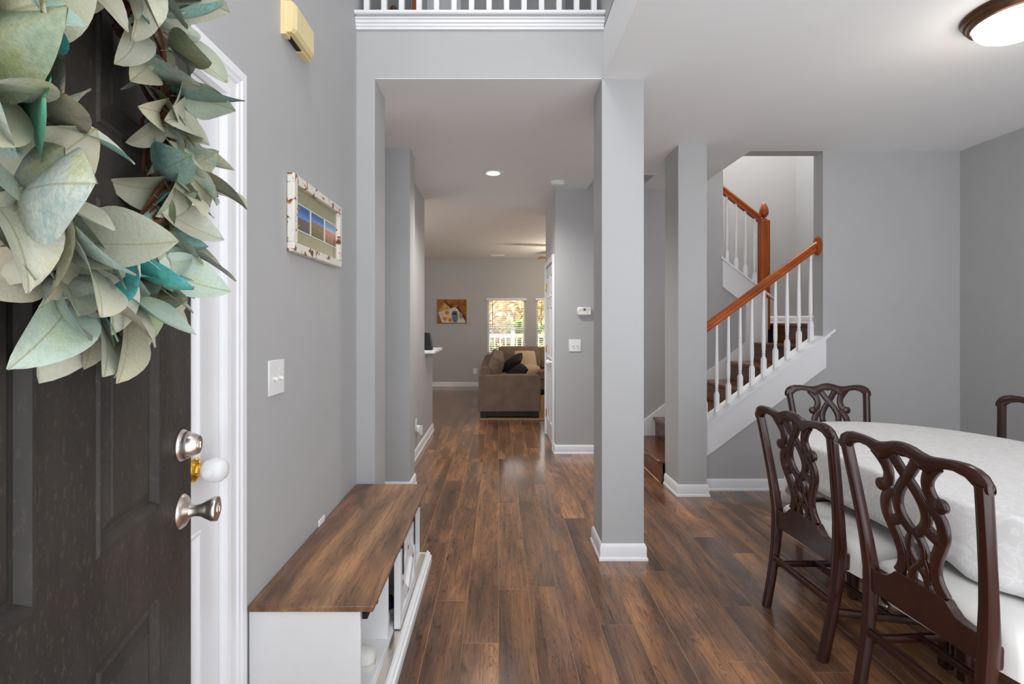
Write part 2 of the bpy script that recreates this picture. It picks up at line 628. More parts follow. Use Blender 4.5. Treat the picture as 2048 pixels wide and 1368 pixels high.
def struct(o, label, cat):
    return tag(o, label, cat, kind='structure')


def child(parent, mesh_obj_src, name, loc=(0, 0, 0), rot=(0, 0, 0), scale=(1, 1, 1)):
    o = bpy.data.objects.new(name, mesh_obj_src.data)
    COL.objects.link(o)
    o.parent = parent
    o.location, o.rotation_euler, o.scale = loc, rot, scale
    return o


# ------------------------------------------------------------------ key dimensions (metres; x right, y into the house, z up)
H = 2.775               # ground-floor ceiling
HU = 5.55               # upper ceiling
XL = -0.82              # foyer left wall face
XO = -0.713             # opening left jamb
YH0, YH1 = 2.843, 3.09  # header front and back
XC0, XC1 = 0.597, 0.839  # near column
XF = 0.607              # foyer / dining ceiling edge
YB0, YB1 = 4.03, 4.15   # dining back wall (stair wall)
XD = 3.776              # dining right wall
YW0, YW1 = 5.16, 5.28   # hall end wall behind the stairs
YS = 6.25               # stairwell back wall
YF = 10.75              # living room far wall
XK = -0.843             # hall left wall face
YFRONT = 0.25

# ------------------------------------------------------------------ floor
b = MB().box(-4.0, 4.4, 0.2, YF + 0.1, -0.06, -0.0012)
floor = b.build('floor', 'subfloor')
struct(floor, 'dark reddish brown wood plank floor running down the hall', 'floor')
PW, PL = 0.1535, 1.22
pb = MB()
g, c = 0.0009, 0.0010
x0, x1, y0, y1 = -PW / 2 + g, PW / 2 - g, -PL / 2 + g, PL / 2 - g
pb.add([(x0, y0, -0.008), (x1, y0, -0.008), (x1, y1, -0.008), (x0, y1, -0.008),
        (x0, y0, -c), (x1, y0, -c), (x1, y1, -c), (x0, y1, -c),
        (x0 + c, y0 + c, 0), (x1 - c, y0 + c, 0), (x1 - c, y1 - c, 0), (x0 + c, y1 - c, 0)],
       [(0, 3, 2, 1), (8, 9, 10, 11), (0, 1, 5, 4), (1, 2, 6, 5), (2, 3, 7, 6), (3, 0, 4, 7), (4, 5, 9, 8), (5, 6, 10, 9), (6, 7, 11, 10), (7, 4, 8, 11)])
plank0 = None
offs = {0: -0.01, -1: 0.13, -2: 0.40}
count = 0
for i in range(-10, 25):
    xc = (i + 0.5) * PW
    o_ = R.uniform(0, PL)
    if i == -1:
        o_ = 2.10 % PL
    if i == -2:
        o_ = 2.42 % PL
    for k in range(-1, 9):
        yc = o_ + (k + 0.5) * PL
        if yc + PL / 2 < 1.15 or yc - PL / 2 > YF:
            continue
        if xc > 0.75 and yc - PL / 2 > YW0 and yc + PL / 2 < 6.6:
            continue
        if xc < -0.95 and yc + PL / 2 < 5.5:
            continue
        if xc > 1.5 and yc - PL / 2 > YB1:
            continue
        if plank0 is None:
            plank0 = pb.build('plank', 'floor_wood', floor, loc=(xc, yc, 0))
            po = plank0
        else:
            po = child(floor, plank0, 'plank', (xc, yc, 0))
        count += 1
print('planks', count)

# ------------------------------------------------------------------ walls and ceilings


def wall(name, boxes, label, mat='wall_paint'):
    m = MB()
    for bx in boxes:
        m.box(*bx)
    return struct(m.build(name, mat), label, 'wall')


T = 0.14
wall('wall_left', [(XL - T, XL, YFRONT, 0.62, 0, HU), (XL - T, XL, 0.62, 1.47, 2.05, HU), (XL - T, XL, 1.47, YH0, 0, HU),
                   (XL - T, XL, YH0, 4.62, 3.062, HU)], 'tall grey foyer wall beside the open black front door')
wall('wall_opening_left', [(XL - T, XO, YH0, YH1, 0, H + 0.004)], 'grey pier at the left of the hall opening behind the low cabinet')
wall('wall_header', [(XL, XF, YH0, YH1, H + 0.004, 3.062)], 'grey header above the hall opening under the balcony trim')
wall('wall_near_column', [(XC0, XC1, YH0, YH0 + 0.242, 0, H)], 'square grey column standing nearest beside the hall')
wall('wall_far_column', [(1.42, 1.646, 3.89, 4.20, 0, H)], 'square grey column at the foot of the stairs')
wall('wall_hall_stub', [(-1.6, -0.712, 3.96, 4.185, 0, H)], 'grey wall stub past the hall opening on the left')
wall('wall_hall_left', [(XK - T, XK, 4.185, 5.61, 0, H), (XK - T, XK, 5.61, 6.29, 0, 1.02)],
     'grey hall wall on the left ending in a half wall')
wall('wall_hall_end', [(XC0, 2.353, YW0, YW1, 0, H), (2.06, 2.353, YW0, YW1, H, HU)], 'grey wall with the thermostat behind the near column')
wall('wall_hall_right', [(XC0, XC0 + 0.12, YW1, 5.335, 0, H), (XC0, XC0 + 0.12, 6.098, 6.22, 0, H), (XC0, XC0 + 0.12, 5.335, 6.098, 2.045, H)], 'grey hall wall around the white closet door')
m = MB()
m.prism([(1.646, 0), (2.655, 0), (2.655, 1.20), (1.646, 0.46)], YB0, YB1, 'y')
m.box(2.655, XD + 0.1, YB0, YB1, 0, H)
m.box(2.06, XD + 0.1, YB0, YB1, H, HU)
struct(m.build('wall_dining_back', 'wall_paint'), 'grey back wall of the dining area below and beside the stairs', 'wall')
wall('wall_dining_right', [(XD, XD + T, YFRONT, YB0, 0, H)], 'grey dining wall at the right edge behind the table')
wall('wall_stair_right', [(XD, XD + T, YB1, YS + 0.12, 0, HU)], 'grey side wall of the stair landing')
wall('wall_stair_back', [(1.9, XD + T, YS, YS + 0.12, 0, HU)], 'lit grey wall at the back of the stairwell')
m = MB()
m.prism([(2.353, 0), (2.80, 0), (2.80, 1.70), (2.353, 2.03)], YW0 + 0.012, YW1, 'y')
struct(m.build('wall_stair_middle', 'wall_paint'), 'grey sloping wall between the two stair flights', 'wall')
wall('wall_stair_upper_left', [(1.94, 2.06, YB1, YW0, 3.06, HU)], 'grey upper side of the stairwell opening')
wall('wall_foyer_upper_right', [(XF, XF + 0.12, YFRONT, YH0 + 0.24, H + 0.30, HU), (XF + 0.02, XF + 0.14, YH0 + 0.24, 4.62, H + 0.30, HU)],
     'grey upper foyer wall above the dining ceiling edge')
wall('wall_upper_hall', [(XL, XF + 0.02, 4.62, 4.74, 3.06, HU)], 'grey upstairs wall seen between the balcony balusters')
# living room far wall with two window openings
WX = [(-0.245, 0.595), (0.82, 1.66)]
WZ0, WZ1 = 0.70, 1.925
wall('wall_living_far', [(-4.0, WX[0][0], YF, YF + T, 0, H), (WX[0][1], WX[1][0], YF, YF + T, 0, H), (WX[1][1], 4.2, YF, YF + T, 0, H),
                         (WX[0][0], WX[0][1], YF, YF + T, 0, WZ0), (WX[0][0], WX[0][1], YF, YF + T, WZ1, H),
                         (WX[1][0], WX[1][1], YF, YF + T, 0, WZ0), (WX[1][0], WX[1][1], YF, YF + T, WZ1, H)],
     'dark grey far wall of the living room with windows')
wall('wall_living_right', [(4.06, 4.2, 6.37, 7.2, 0, H), (4.06, 4.2, 8.5, YF, 0, H), (4.06, 4.2, 7.2, 8.5, 2.15, H)], 'grey right wall of the living room behind the sofa')  # unseen side opening added to let more daylight into the living room
wall('wall_living_near', [(XC0 + 0.12, 4.2, 6.37, 6.45, 0, H)], 'grey near wall of the living room behind the closet')
wall('wall_kitchen_left', [(-4.0, -3.86, 3.2, 5.2, 0, H), (-4.0, -3.86, 6.8, YF, 0, H), (-4.0, -3.86, 5.2, 6.8, 0, 0.95), (-4.0, -3.86, 5.2, 6.8, 2.2, H)], 'grey left wall of the kitchen side')  # window gap out of view, added to bring in daylight from the left
wall('wall_kitchen_front', [(-3.86, XL - T, 3.2, 3.3, 0, H)], 'grey kitchen wall behind the foyer')

m = MB()
ZT = 3.06
m.box(XF, XD + T, YFRONT, YB0, H, ZT)
m.box(XF, 2.06, YB0, YB1, H, ZT)
m.box(XO, XC0, YH0 + 0.001, YH1, H, H + 0.0038)
m.box(-4.0, XF, YH1, YB1, H, ZT)
m.box(-4.0, 2.06, YB1, YW1, H, ZT)
m.box(-4.0, XC0 + 0.12, YW1, 6.37, H, ZT)
m.box(XC0 + 0.12, 1.9, YW1, 6.37, H, ZT)
m.box(-4.0, 4.2, 6.37, YF + T, H, ZT)
ceil = struct(m.build('ceiling', 'ceiling_paint'), 'light grey flat ceiling over hall and dining area', 'ceiling')
m = MB()
m.box(XL - T, XF + 0.2, YFRONT, 4.75, HU, HU + 0.1)
m.box(1.9, XD + T, YB0, YS + 0.12, HU, HU + 0.1)
struct(m.build('ceiling_upper', 'ceiling_paint'), 'white upper ceiling high over foyer and stairwell', 'ceiling')

# ------------------------------------------------------------------ baseboards
BP = [(0, 0), (0.020, 0), (0.020, 0.012), (0.013, 0.022), (0.013, 0.075), (0.008, 0.088), (0.003, 0.094), (0, 0.094)]


def baseboard(name, path, label, closed=False, z=0.0):
    m = MB().sweep_profile(path, [(o, h + z) for o, h in BP], closed)
    return struct(m.build(name, 'trim_white', smooth_angle=25), label, 'baseboard')


def rect_path(x0, x1, y0, y1):   # outside on the right of travel: counter-clockwise
    return [(x0, y0), (x1, y0), (x1, y1), (x0, y1)]


baseboard('baseboard_near_column', rect_path(XC0, XC1, YH0, YH0 + 0.242), 'white baseboard around the near column', True)
baseboard('baseboard_far_column', [(1.42, 4.19), (1.42, 3.89), (1.646, 3.89), (1.646, YB0 - 0.001)], 'white baseboard around the far column by the stairs')
baseboard('baseboard_dining', [(1.668, YB0), (XD, YB0), (XD, YFRONT)], 'white baseboard along the dining back wall')
baseboard('baseboard_hall_end', [(XC0, 5.27), (XC0, YW0), (1.36, YW0)], 'white baseboard under the thermostat wall')
baseboard('baseboard_hall_left', [(XK, 4.20), (XK, 6.29), (XK - T, 6.29)], 'white baseboard along the left hall wall')
baseboard('baseboard_hall_stub', [(-0.99, 3.96), (-0.712, 3.96), (-0.712, 4.185)], 'white baseboard at the wall stub behind the cabinet')
baseboard('baseboard_living', [(-3.86, YF), (4.06, YF)], 'white baseboard along the living room far wall')
baseboard('baseboard_landing', [(2.95, YS), (XD, YS), (XD, YB1)], 'white baseboard on the stair landing', z=1.367)

# ------------------------------------------------------------------ balcony trim and railing
m = MB()
m.prism([(YH0, 3.055), (YH0 - 0.012, 3.055), (YH0 - 0.012, 3.068), (YH0 - 0.018, 3.071), (YH0 - 0.018, 3.083), (YH0 - 0.026, 3.087), (YH0 - 0.026, 3.100),
         (YH0 - 0.036, 3.106), (YH0 - 0.036, 3.112), (YH0 - 0.006, 3.114), (YH0 - 0.006, 3.122), (YH0 - 0.045, 3.124), (YH0 - 0.05, 3.130),
         (YH0 - 0.05, 3.142), (YH0, 3.147), (YH0 + 0.16, 3.147), (YH0 + 0.16, 3.055)], XL + 0.001, XF - 0.001, 'x')
struct(m.build('trim_1', 'trim_white', smooth_angle=20), 'white stepped moulding along the balcony edge', 'trim')
rail = empty('balcony_railing', (0, YH0 + 0.06, 3.147))
tag(rail, 'white balcony railing of square balusters above the hall opening', 'railing')
bb = MB().box(-0.0165, 0.0165, -0.0165, 0.0165, 0, 0.9, c=0.003)
bal0 = None
xb = -0.775
k = 0
while xb < XF - 0.03:
    if bal0 is None:
        bal0 = bb.build('baluster', 'trim_white', rail, loc=(xb, 0, 0))
    else:
        child(rail, bal0, 'baluster', (xb, 0, 0))
    xb += 0.1028
MB().box(XL + 0.001, XF - 0.001, -0.03, 0.03, 0.9, 0.95, c=0.008).build('handrail', 'trim_white', rail)

# upstairs hall: two door casings and a wooden newel behind the railing


def casing_door(name, x0, x1, y, z0, h, label):
    d = empty(name, ((x0 + x1) / 2, y, z0))
    w = (x1 - x0) / 2
    mm = MB()
    mm.box(-w - 0.07, -w, -0.02, 0, 0, h + 0.07, c=0.004).box(w, w + 0.07, -0.02, 0, 0, h + 0.07, c=0.004).box(-w, w, -0.02, 0, h, h + 0.07, c=0.004)
    mm.build('casing', 'trim_white', d)
    MB().box(-w + 0.002, w - 0.002, -0.008, 0.0, 0.005, h - 0.002).build('slab', 'door_white', d)
    return struct(d, label, 'door')


casing_door('door_4', -0.60, -0.42, 4.62, 3.06, 1.6, 'white upstairs door casing behind the left balusters')
np_ = empty('upstairs_newel', (-0.605, 3.55, 3.06))
tag(np_, 'orange wooden post upstairs behind the left balusters', 'post')
mm = MB().box(-0.016, 0.016, -0.016, 0.016, 0, 1.5, c=0.004)
mm.build('post', 'orange_oak', np_)
pn = MB().lathe([(0.0, 1.5), (0.022, 1.505), (0.012, 1.52), (0.024, 1.545), (0.016, 1.575), (0.0, 1.585)], n=12)
pn.build('finial', 'orange_oak', np_)
n2_ = empty('upstairs_newel', (-0.757, 3.55, 3.06))
tag(n2_, 'short dark brown post end upstairs beside the leftmost balusters', 'post')
MB().box(-0.02, 0.02, -0.02, 0.02, 0, 0.54, c=0.004).build('post', 'stair_wood', n2_)
MB().lathe([(0.0, 0.535), (0.022, 0.54), (0.026, 0.56), (0.022, 0.58), (0.01, 0.592), (0.0, 0.594)], n=12, cap=False).build('finial', 'stair_wood', n2_)

# ------------------------------------------------------------------ panelled doors


def panel_field(m, x0, x1, z0, z1, y, s=-1, dep=0.010, mi=0):
    """moulded raised panel set into a door face at depth y; s = outward direction along y"""
    rings = [(0.0, 0.0), (0.004, dep * 0.4), (0.010, dep * 0.3), (0.018, -dep * 0.5), (0.022, -dep), (0.030, -dep), (0.048, -dep * 0.2), (0.050, 0.0)]
    vv, ff = [], []
    for ins, off in rings:
        yy = y + s * off
        vv += [(x0 + ins, yy, z0 + ins), (x1 - ins, yy, z0 + ins), (x1 - ins, yy, z1 - ins), (x0 + ins, yy, z1 - ins)]
    for i in range(len(rings) - 1):
        for j in range(4):
            j2 = (j + 1) % 4
            ff.append((i * 4 + j, i * 4 + j2, (i + 1) * 4 + j2, (i + 1) * 4 + j))
    k_ = (len(rings) - 1) * 4
    ff.append((k_, k_ + 1, k_ + 2, k_ + 3))
    m.add(vv, ff, mi)
    return m


def six_panel(parent, w, h, t, mat, rows, stile, mid):
    """door leaf in local x (0..w), z (0..h), faces at y=0 (front, outward -y) and y=t"""
    pw = (w - 2 * stile - mid) / 2
    xs = [(stile, stile + pw), (stile + pw + mid, w - stile)]
    fr = MB()
    zs = [0] + [v for r in rows for v in r] + [h]
    for a, bb_ in ((0, stile), (stile + pw, stile + pw + mid), (w - stile, w)):
        fr.box(a, bb_, 0, t, 0, h)
    for i in range(0, len(zs), 2):
        for (a, bb_) in xs:
            fr.box(a, bb_, 0.0, t, zs[i], zs[i + 1])
    # plain core behind panels
    fr.box(stile, w - stile, 0.014, t - 0.002, zs[1], zs[-2])
    fr.build('leaf_frame', mat, parent)
    for (z0, z1) in rows:
        for (a, bb_) in xs:
            panel_field(MB(), a, bb_, z0, z1, 0.0, -1).build('panel', mat, parent, smooth_angle=20)


# front door leaf (open, exterior face towards the room)
DL = Vector((-0.712, 1.14))
dd = Vector((-0.2355, 1.0)).normalized()
hinge = DL - dd * 0.914
ang = math.atan2(dd.y, dd.x)
fd = empty('door_1', (hinge.x, hinge.y, 0.012), ang)      # local +x towards the latch, local -y faces the room
six_panel(fd, 0.914, 2.053, 0.044, 'worn_black_paint', [(0.22, 0.809), (0.982, 1.545), (1.66, 1.93)], 0.163, 0.137)
struct(fd, 'open black front door with worn paint and raised panels', 'door')
# deadbolt
lx = 0.914 - 0.062
m = MB().lathe([(0.0, 0.0), (0.034, 0.0), (0.035, 0.004), (0.033, 0.008), (0.030, 0.010), (0.030, 0.016), (0.027, 0.018), (0.026, 0.026), (0.021, 0.036), (0.019, 0.038), (0.0, 0.038)],
               (lx, -0.0003, 1.082), (0, -1, 0), 28, cap=False)
db = m.build('deadbolt', 'nickel', fd)
db['label'] = 'brushed nickel deadbolt'
m = MB().lathe([(0.0, 0.037), (0.012, 0.037), (0.012, 0.040), (0.0, 0.040)], (lx, 0, 1.082), (0, -1, 0), 20, cap=False)
m.box(lx - 0.0015, lx + 0.0015, -0.0415, -0.040, 1.075, 1.089)
m.build('key_cylinder', 'nickel', db)
m = MB().lathe([(0.0, 0.0), (0.036, 0.0), (0.037, 0.004), (0.033, 0.010), (0.024, 0.014), (0.015, 0.020), (0.0125, 0.030), (0.014, 0.042), (0.021, 0.054), (0.0265, 0.064), (0.0275, 0.070), (0.026, 0.074), (0.019, 0.076), (0.0, 0.0765)],
               (lx, -0.0003, 0.937), (0, -1, 0), 28, cap=False)
kb = m.build('knob', 'nickel', fd)
kb['label'] = 'brushed nickel round knob'
m = MB().lathe([(0.013, 0.0762), (0.013, 0.0785), (0.0, 0.0785)], (lx, 0, 0.937), (0, -1, 0), 20, cap=False)
m.box(lx - 0.0012, lx + 0.0012, -0.0795, -0.0785, 0.931, 0.943)
m.build('key_cylinder', 'nickel', kb)

# closet door in the left wall behind the front door
cd = empty('door_2', (XL - 0.005, 1.455, 0.008), -math.pi / 2)
cd.rotation_euler = (0, 0, math.pi / 2)       # local x -> +y ; local -y -> +x (room)
cd.location = (XL - 0.008, 0.64, 0.008)
six_panel(cd, 0.815, 2.03, 0.035, 'door_white', [(0.2, 0.78), (0.95, 1.55), (1.66, 1.92)], 0.085, 0.10)
struct(cd, 'white panelled closet door in the left wall behind the front door', 'door')
kx = 1.338 - 0.64
m = MB().lathe([(0.0, 0), (0.031, 0), (0.032, 0.004), (0.027, 0.010), (0.016, 0.014), (0.013, 0.022), (0.013, 0.03)], (kx, 0, 0.955), (0, -1, 0), 24, cap=False)
ck = m.build('knob', 'brass', cd)
ck['label'] = 'polished brass rosette and stem'
m = MB().lathe([(0.0, 0.026), (0.014, 0.026), (0.024, 0.032), (0.031, 0.045), (0.033, 0.060), (0.031, 0.074), (0.024, 0.084), (0.012, 0.088), (0.0, 0.089)], (kx, 0, 0.955), (0, -1, 0), 24, cap=False)
kc = m.build('knob_cover', 'cover_plastic', ck)
kc['label'] = 'white plastic childproof cover'
m = MB().lathe([(0.011, 0), (0.011, 0.004), (0.008, 0.005), (0, 0.005)], (kx - 0.03, -0.055, 0.955), (-1, -0.15, 0), 16, cap=False)
m.build('button', 'plastic_white', ck)
m = MB()
m.box(0.8185, 0.8215, 0.002, 0.012, 0.945, 0.975, c=0.001)
m.build('strike_plate', 'bronze', cd)


def casing_profile(w):
    return [(0, 0), (0, 0.016), (w * 0.12, 0.019), (w * 0.2, 0.014), (w * 0.5, 0.013), (w * 0.56, 0.018), (w * 0.66, 0.018), (w * 0.72, 0.022), (w * 0.95, 0.022), (w, 0.018), (w, 0)]


def door_casing(name, xface, sx, ya, yb, h, w, label, parent=None):
    """moulded U-shaped casing on a wall x = xface; sx = direction it stands proud"""
    prof = casing_profile(w)
    rows = []
    for (y, z, ny, nz) in ((ya, 0, -1, 0), (ya, h, -1, 1), (yb, h, 1, 1), (yb, 0, 1, 0)):
        rows.append([(xface + sx * p, y + ny * o, z + nz * o) for o, p in prof])
    n = len(prof)
    vv = [p for r in rows for p in r]
    ff = []
    for i in range(3):
        for j in range(n - 1):
            ff.append((i * n + j, (i + 1) * n + j, (i + 1) * n + j + 1, i * n + j + 1))
    ff.append(tuple(range(n)))
    ff.append(tuple(range(3 * n, 4 * n)))
    mm = MB().add(vv, ff)
    o = mm.build(name, 'trim_white', parent, smooth_angle=20)
    if parent is None:
        struct(o, label, 'trim')
    return o


door_casing('trim_2', XL, 1, 0.635, 1.462, 2.045, 0.105, 'white moulded casing around the closet door at left')
m = MB().box(XL - 0.10, XL, 1.458, 1.47, 0, 2.05).box(XL - 0.10, XL, 0.62, 0.632, 0, 2.05).box(XL - 0.10, XL, 0.632, 1.458, 2.042, 2.05)
struct(m.build('trim_3', 'trim_white'), 'white jamb inside the closet door casing', 'trim')

# closet door in the hall's right wall
hd = empty('door_3', (XC0 - 0.002, 6.09, 0.008), -math.pi / 2)   # local x -> -y, local -y -> -x
six_panel(hd, 0.748, 2.03, 0.035, 'door_white', [(0.2, 0.78), (0.95, 1.55), (1.66, 1.92)], 0.10, 0.09)
struct(hd, 'white six panel door in the right hall wall past the thermostat', 'door')
for z in (0.26, 1.05, 1.80):
    m = MB().box(-0.012, 0.006, -0.012, -0.002, z - 0.045, z + 0.045, c=0.002)
    m.build('hinge', 'brass', hd)
m = MB().lathe([(0.0, 0), (0.03, 0), (0.03, 0.005), (0.013, 0.012), (0.012, 0.028), (0.028, 0.036), (0.032, 0.052), (0.029, 0.066), (0.015, 0.076), (0, 0.077)], (0.745 - 0.065, -0.002, 0.93), (0, -1, 0), 20, cap=False)
m.build('knob', 'cover_plastic', hd)
door_casing('trim_4', XC0, -1, 5.338, 6.095, 2.045, 0.065, 'white moulded casing around the six panel hall door')

# ------------------------------------------------------------------ stairs
RISE, RUN = 0.195, 0.254
XN = lambda n: 1.384 + RUN * (n - 1)
ZN = lambda n: RISE * n
SL = 0.741
st = empty('staircase', (0, 0, 0))
tag(st, 'brown wood staircase with white stringers, balusters and orange oak rail', 'staircase')
for n in range(1, 7):
    ya = 4.202 if n == 1 else 4.152
    m = MB().box(XN(n) - 0.025, XN(n + 1) + 0.0, ya, YW0 - 0.012, ZN(n) - 0.03, ZN(n), c=0.006)
    m.build('tread', 'stair_wood', st)
for n in range(1, 8):
    ya = 4.202 if n == 1 else 4.152
    m = MB().box(XN(n), XN(n) + 0.018, ya, YW0 - 0.012, ZN(n) - RISE, ZN(n) - 0.03)
    m.build('riser', 'stair_wood', st)
m = MB().box(XN(7) - 0.025, XD, 4.152, YS, ZN(7) - 0.03, ZN(7), c=0.006)
m.box(2.80, XN(7), YW1, YS, ZN(7) - 0.03, ZN(7) - 0.001)
m.build('landing', 'stair_wood', st)
m = MB().tube([(XN(1) - 0.008, 4.21, 0.008), (XN(1) - 0.008, YW0 - 0.02, 0.008)], 0.009, n=8)
qr = m.build('shoe_moulding', 'subfloor', st)
qr['label'] = 'light wood strip at the foot of the first riser'
for k in range(5):                                            # upper flight, rising to the left
    xk = 2.80 - RUN * k
    zk = ZN(8 + k)
    MB().box(xk - RUN, xk + 0.025, YW1, YS, zk - 0.03, zk, c=0.006).build('tread', 'stair_wood', st)
    MB().box(xk - 0.018, xk, YW1, YS, zk - RISE, zk - 0.03).build('riser', 'stair_wood', st)
# skirt board along the inside wall of the lower flight
zs_ = lambda x: 0.975 + (RISE / RUN) * (x - 2.40) + 0.055
MB().prism([(1.36, 0.0), (1.36, 0.20), (1.52, zs_(1.52)), (2.58, zs_(2.58)), (2.80, zs_(2.72)), (2.80, 0.9), (1.62, 0.0)], YW0 - 0.012, YW0 - 0.0005, 'y').build('skirt_board', 'trim_white', st)
# lower stringer and cap
cap = lambda x: 0.555 + SL * (x - 1.70)
MB().prism([(1.648, cap(1.648) - 0.018), (2.67, cap(2.67) - 0.018), (2.67, 1.006), (1.648, 0.245)], YB0 - 0.018, YB0 - 0.0005, 'y').build('stringer', 'trim_white', st)
mm = MB()
mm.prism([(1.648, cap(1.648)), (2.735, cap(2.735)), (2.735, cap(2.735) - 0.022), (1.648, cap(1.648) - 0.022)], YB0 - 0.035, YB0 - 0.0005, 'y')
mm.prism([(1.648, cap(1.648) + 0.001), (2.654, cap(2.654) + 0.001), (2.654, cap(2.654) - 0.022), (1.648, cap(1.648) - 0.022)], YB0 - 0.0005, YB1 + 0.02, 'y')
mm.prism([(1.648, cap(1.648) - 0.022), (2.70, cap(2.70) - 0.022), (2.70, cap(2.70) - 0.036), (1.648, cap(1.648) - 0.036)], YB0 - 0.027, YB0 - 0.0005, 'y')
mm.build('stringer_cap', 'trim_white', st)


def rail_section(m, x0, z0, x1, z1, y):
    prof = [(-0.022, -0.032), (0.022, -0.032), (0.026, -0.024), (0.020, -0.014), (0.020, -0.006), (0.031, 0.004), (0.033, 0.016), (0.026, 0.028), (0.012, 0.034),
            (-0.012, 0.034), (-0.026, 0.028), (-0.033, 0.016), (-0.031, 0.004), (-0.020, -0.006), (-0.020, -0.014), (-0.026, -0.024)]
    n = len(prof)
    d = Vector((x1 - x0, 0, z1 - z0)).normalized()
    up = Vector((-d.z, 0, d.x))
    if up.z < 0:
        up = -up
    vv = [Vector((x0, y + a, z0)) + Vector((0, 0, 1)) * (b_ / max(0.3, up.z)) for a, b_ in prof]
    vv += [Vector((x1, y + a, z1)) + Vector((0, 0, 1)) * (b_ / max(0.3, up.z)) for a, b_ in prof]
    ff = [(i, (i + 1) % n, (i + 1) % n + n, i + n) for i in range(n)] + [tuple(range(n - 1, -1, -1)), tuple(range(n, 2 * n))]
    m.add(vv, ff, 0, True)


YR = 4.09
hz = lambda x: 1.335 + SL * (x - 1.73)
m = MB()
rail_section(m, 1.60, hz(1.60), 2.64, hz(2.64), YR)
hr = m.build('handrail', 'orange_rail', st, smooth_angle=30)
m = MB().lathe([(0.0, 0), (0.052, 0), (0.055, 0.006), (0.050, 0.012), (0.044, 0.016), (0.044, 0.02), (0.036, 0.026), (0, 0.026)], (2.6545, YR, hz(2.64)), (-1, 0, 0), 28, cap=False)
# stretch the rosette upright
m.v = [(x, y, hz(2.64) + (z - hz(2.64)) * 1.45) for x, y, z in m.v]
m.build('rosette', 'orange_oak', hr)


def baluster_mesh(height, slope, sq=0.165):
    """square block cut to the slope below, turned and tapered above"""
    m = MB()
    h = 0.016
    s = slope * h
    zt = sq
    # block
    vv = [(-h, -h, -s), (h, -h, s), (h, h, s), (-h, h, -s), (-h, -h, zt - 0.025), (h, -h, zt - 0.025), (h, h, zt - 0.025), (-h, h, zt - 0.025)]
    q = 0.009
    vv += [(-q, -q, zt), (q, -q, zt), (q, q, zt), (-q, q, zt)]
    ff = [(0, 3, 2, 1), (0, 1, 5, 4), (1, 2, 6, 5), (2, 3, 7, 6), (3, 0, 4, 7), (4, 5, 9, 8), (5, 6, 10, 9), (6, 7, 11, 10), (7, 4, 8, 11)]
    m.add(vv, ff)
    m.lathe([(0.010, zt - 0.004), (0.0105, zt + 0.004), (0.0135, zt + 0.010), (0.0135, zt + 0.014), (0.010, zt + 0.018), (0.010, zt + 0.024), (0.0135, zt + 0.030), (0.0135, zt + 0.034),
             (0.0115, zt + 0.040), (0.0145, zt + 0.06), (0.0155, zt + 0.11), (0.0135, zt + 0.28), (0.0105, height - 0.02), (0.0105, height)], n=12)
    return m


bl = None
BH = hz(2.0) - cap(2.0) - 0.035
for i in range(-1, 9):
    x = 1.812 + 0.0975 * i
    if bl is None:
        bl = baluster_mesh(BH, SL).build('baluster', 'trim_white', hr, loc=(x, YR, cap(x)))
    else:
        child(hr, bl, 'baluster', (x, YR, cap(x)))

# upper flight: stringer, cap, newel, rail, balusters
SU = -0.785
ucap = lambda x: 2.035 + SU * (x - 2.365)
YU = YW0 + 0.06
MB().prism([(2.345, ucap(2.345) - 0.02), (2.80, ucap(2.80) - 0.02), (2.80, ucap(2.80) - 0.30), (2.345, ucap(2.345) - 0.30)], YW0 - 0.010, YW0 + 0.011, 'y').build('stringer', 'trim_white', st)
mm = MB()
mm.prism([(2.325, ucap(2.325)), (2.885, ucap(2.885)), (2.885, ucap(2.885) - 0.022), (2.325, ucap(2.325) - 0.022)], YW0 - 0.03, YW0 + 0.012, 'y')
mm.prism([(2.355, ucap(2.355)), (2.76, ucap(2.76)), (2.76, ucap(2.76) - 0.06), (2.355, ucap(2.355) - 0.06)], YW0 + 0.012, YW1 + 0.02, 'y')
mm.build('stringer_cap', 'trim_white', st)
MB().box(2.59, 2.815, YW0 - 0.011, YW1 + 0.01, 0.95, ucap(2.80) - 0.06).build('end_panel', 'trim_white', st)
nw = MB().box(2.755, 2.845, YW0 - 0.008, YW0 + 0.082, 1.30, 2.45, c=0.005).build('newel_post', 'orange_oak', st)
MB().lathe([(0.0, 2.448), (0.030, 2.449), (0.034, 2.458), (0.030, 2.468), (0.015, 2.474), (0.015, 2.482), (0.030, 2.492), (0.044, 2.515), (0.047, 2.545), (0.042, 2.58), (0.028, 2.615), (0.012, 2.64), (0.0, 2.648)],
           (2.80, YW0 + 0.037, 0), n=24, cap=False).build('finial', 'orange_oak', nw)
uhz = lambda x: 2.755 + SU * (x - 2.39)
m = MB()
rail_section(m, 2.352, uhz(2.352), 2.756, uhz(2.756), YW0 + 0.037)
uhr = m.build('handrail', 'orange_rail', st, smooth_angle=30)
ub = None
UBH = uhz(2.5) - ucap(2.5) - 0.03
for i in range(4):
    x = 2.408 + 0.0985 * i
    if ub is None:
        ub = baluster_mesh(UBH, SU, 0.14).build('baluster', 'trim_white', uhr, loc=(x, YW0 + 0.037, ucap(x)))
    else:
        child(uhr, ub, 'baluster', (x, YW0 + 0.037, ucap(x)))

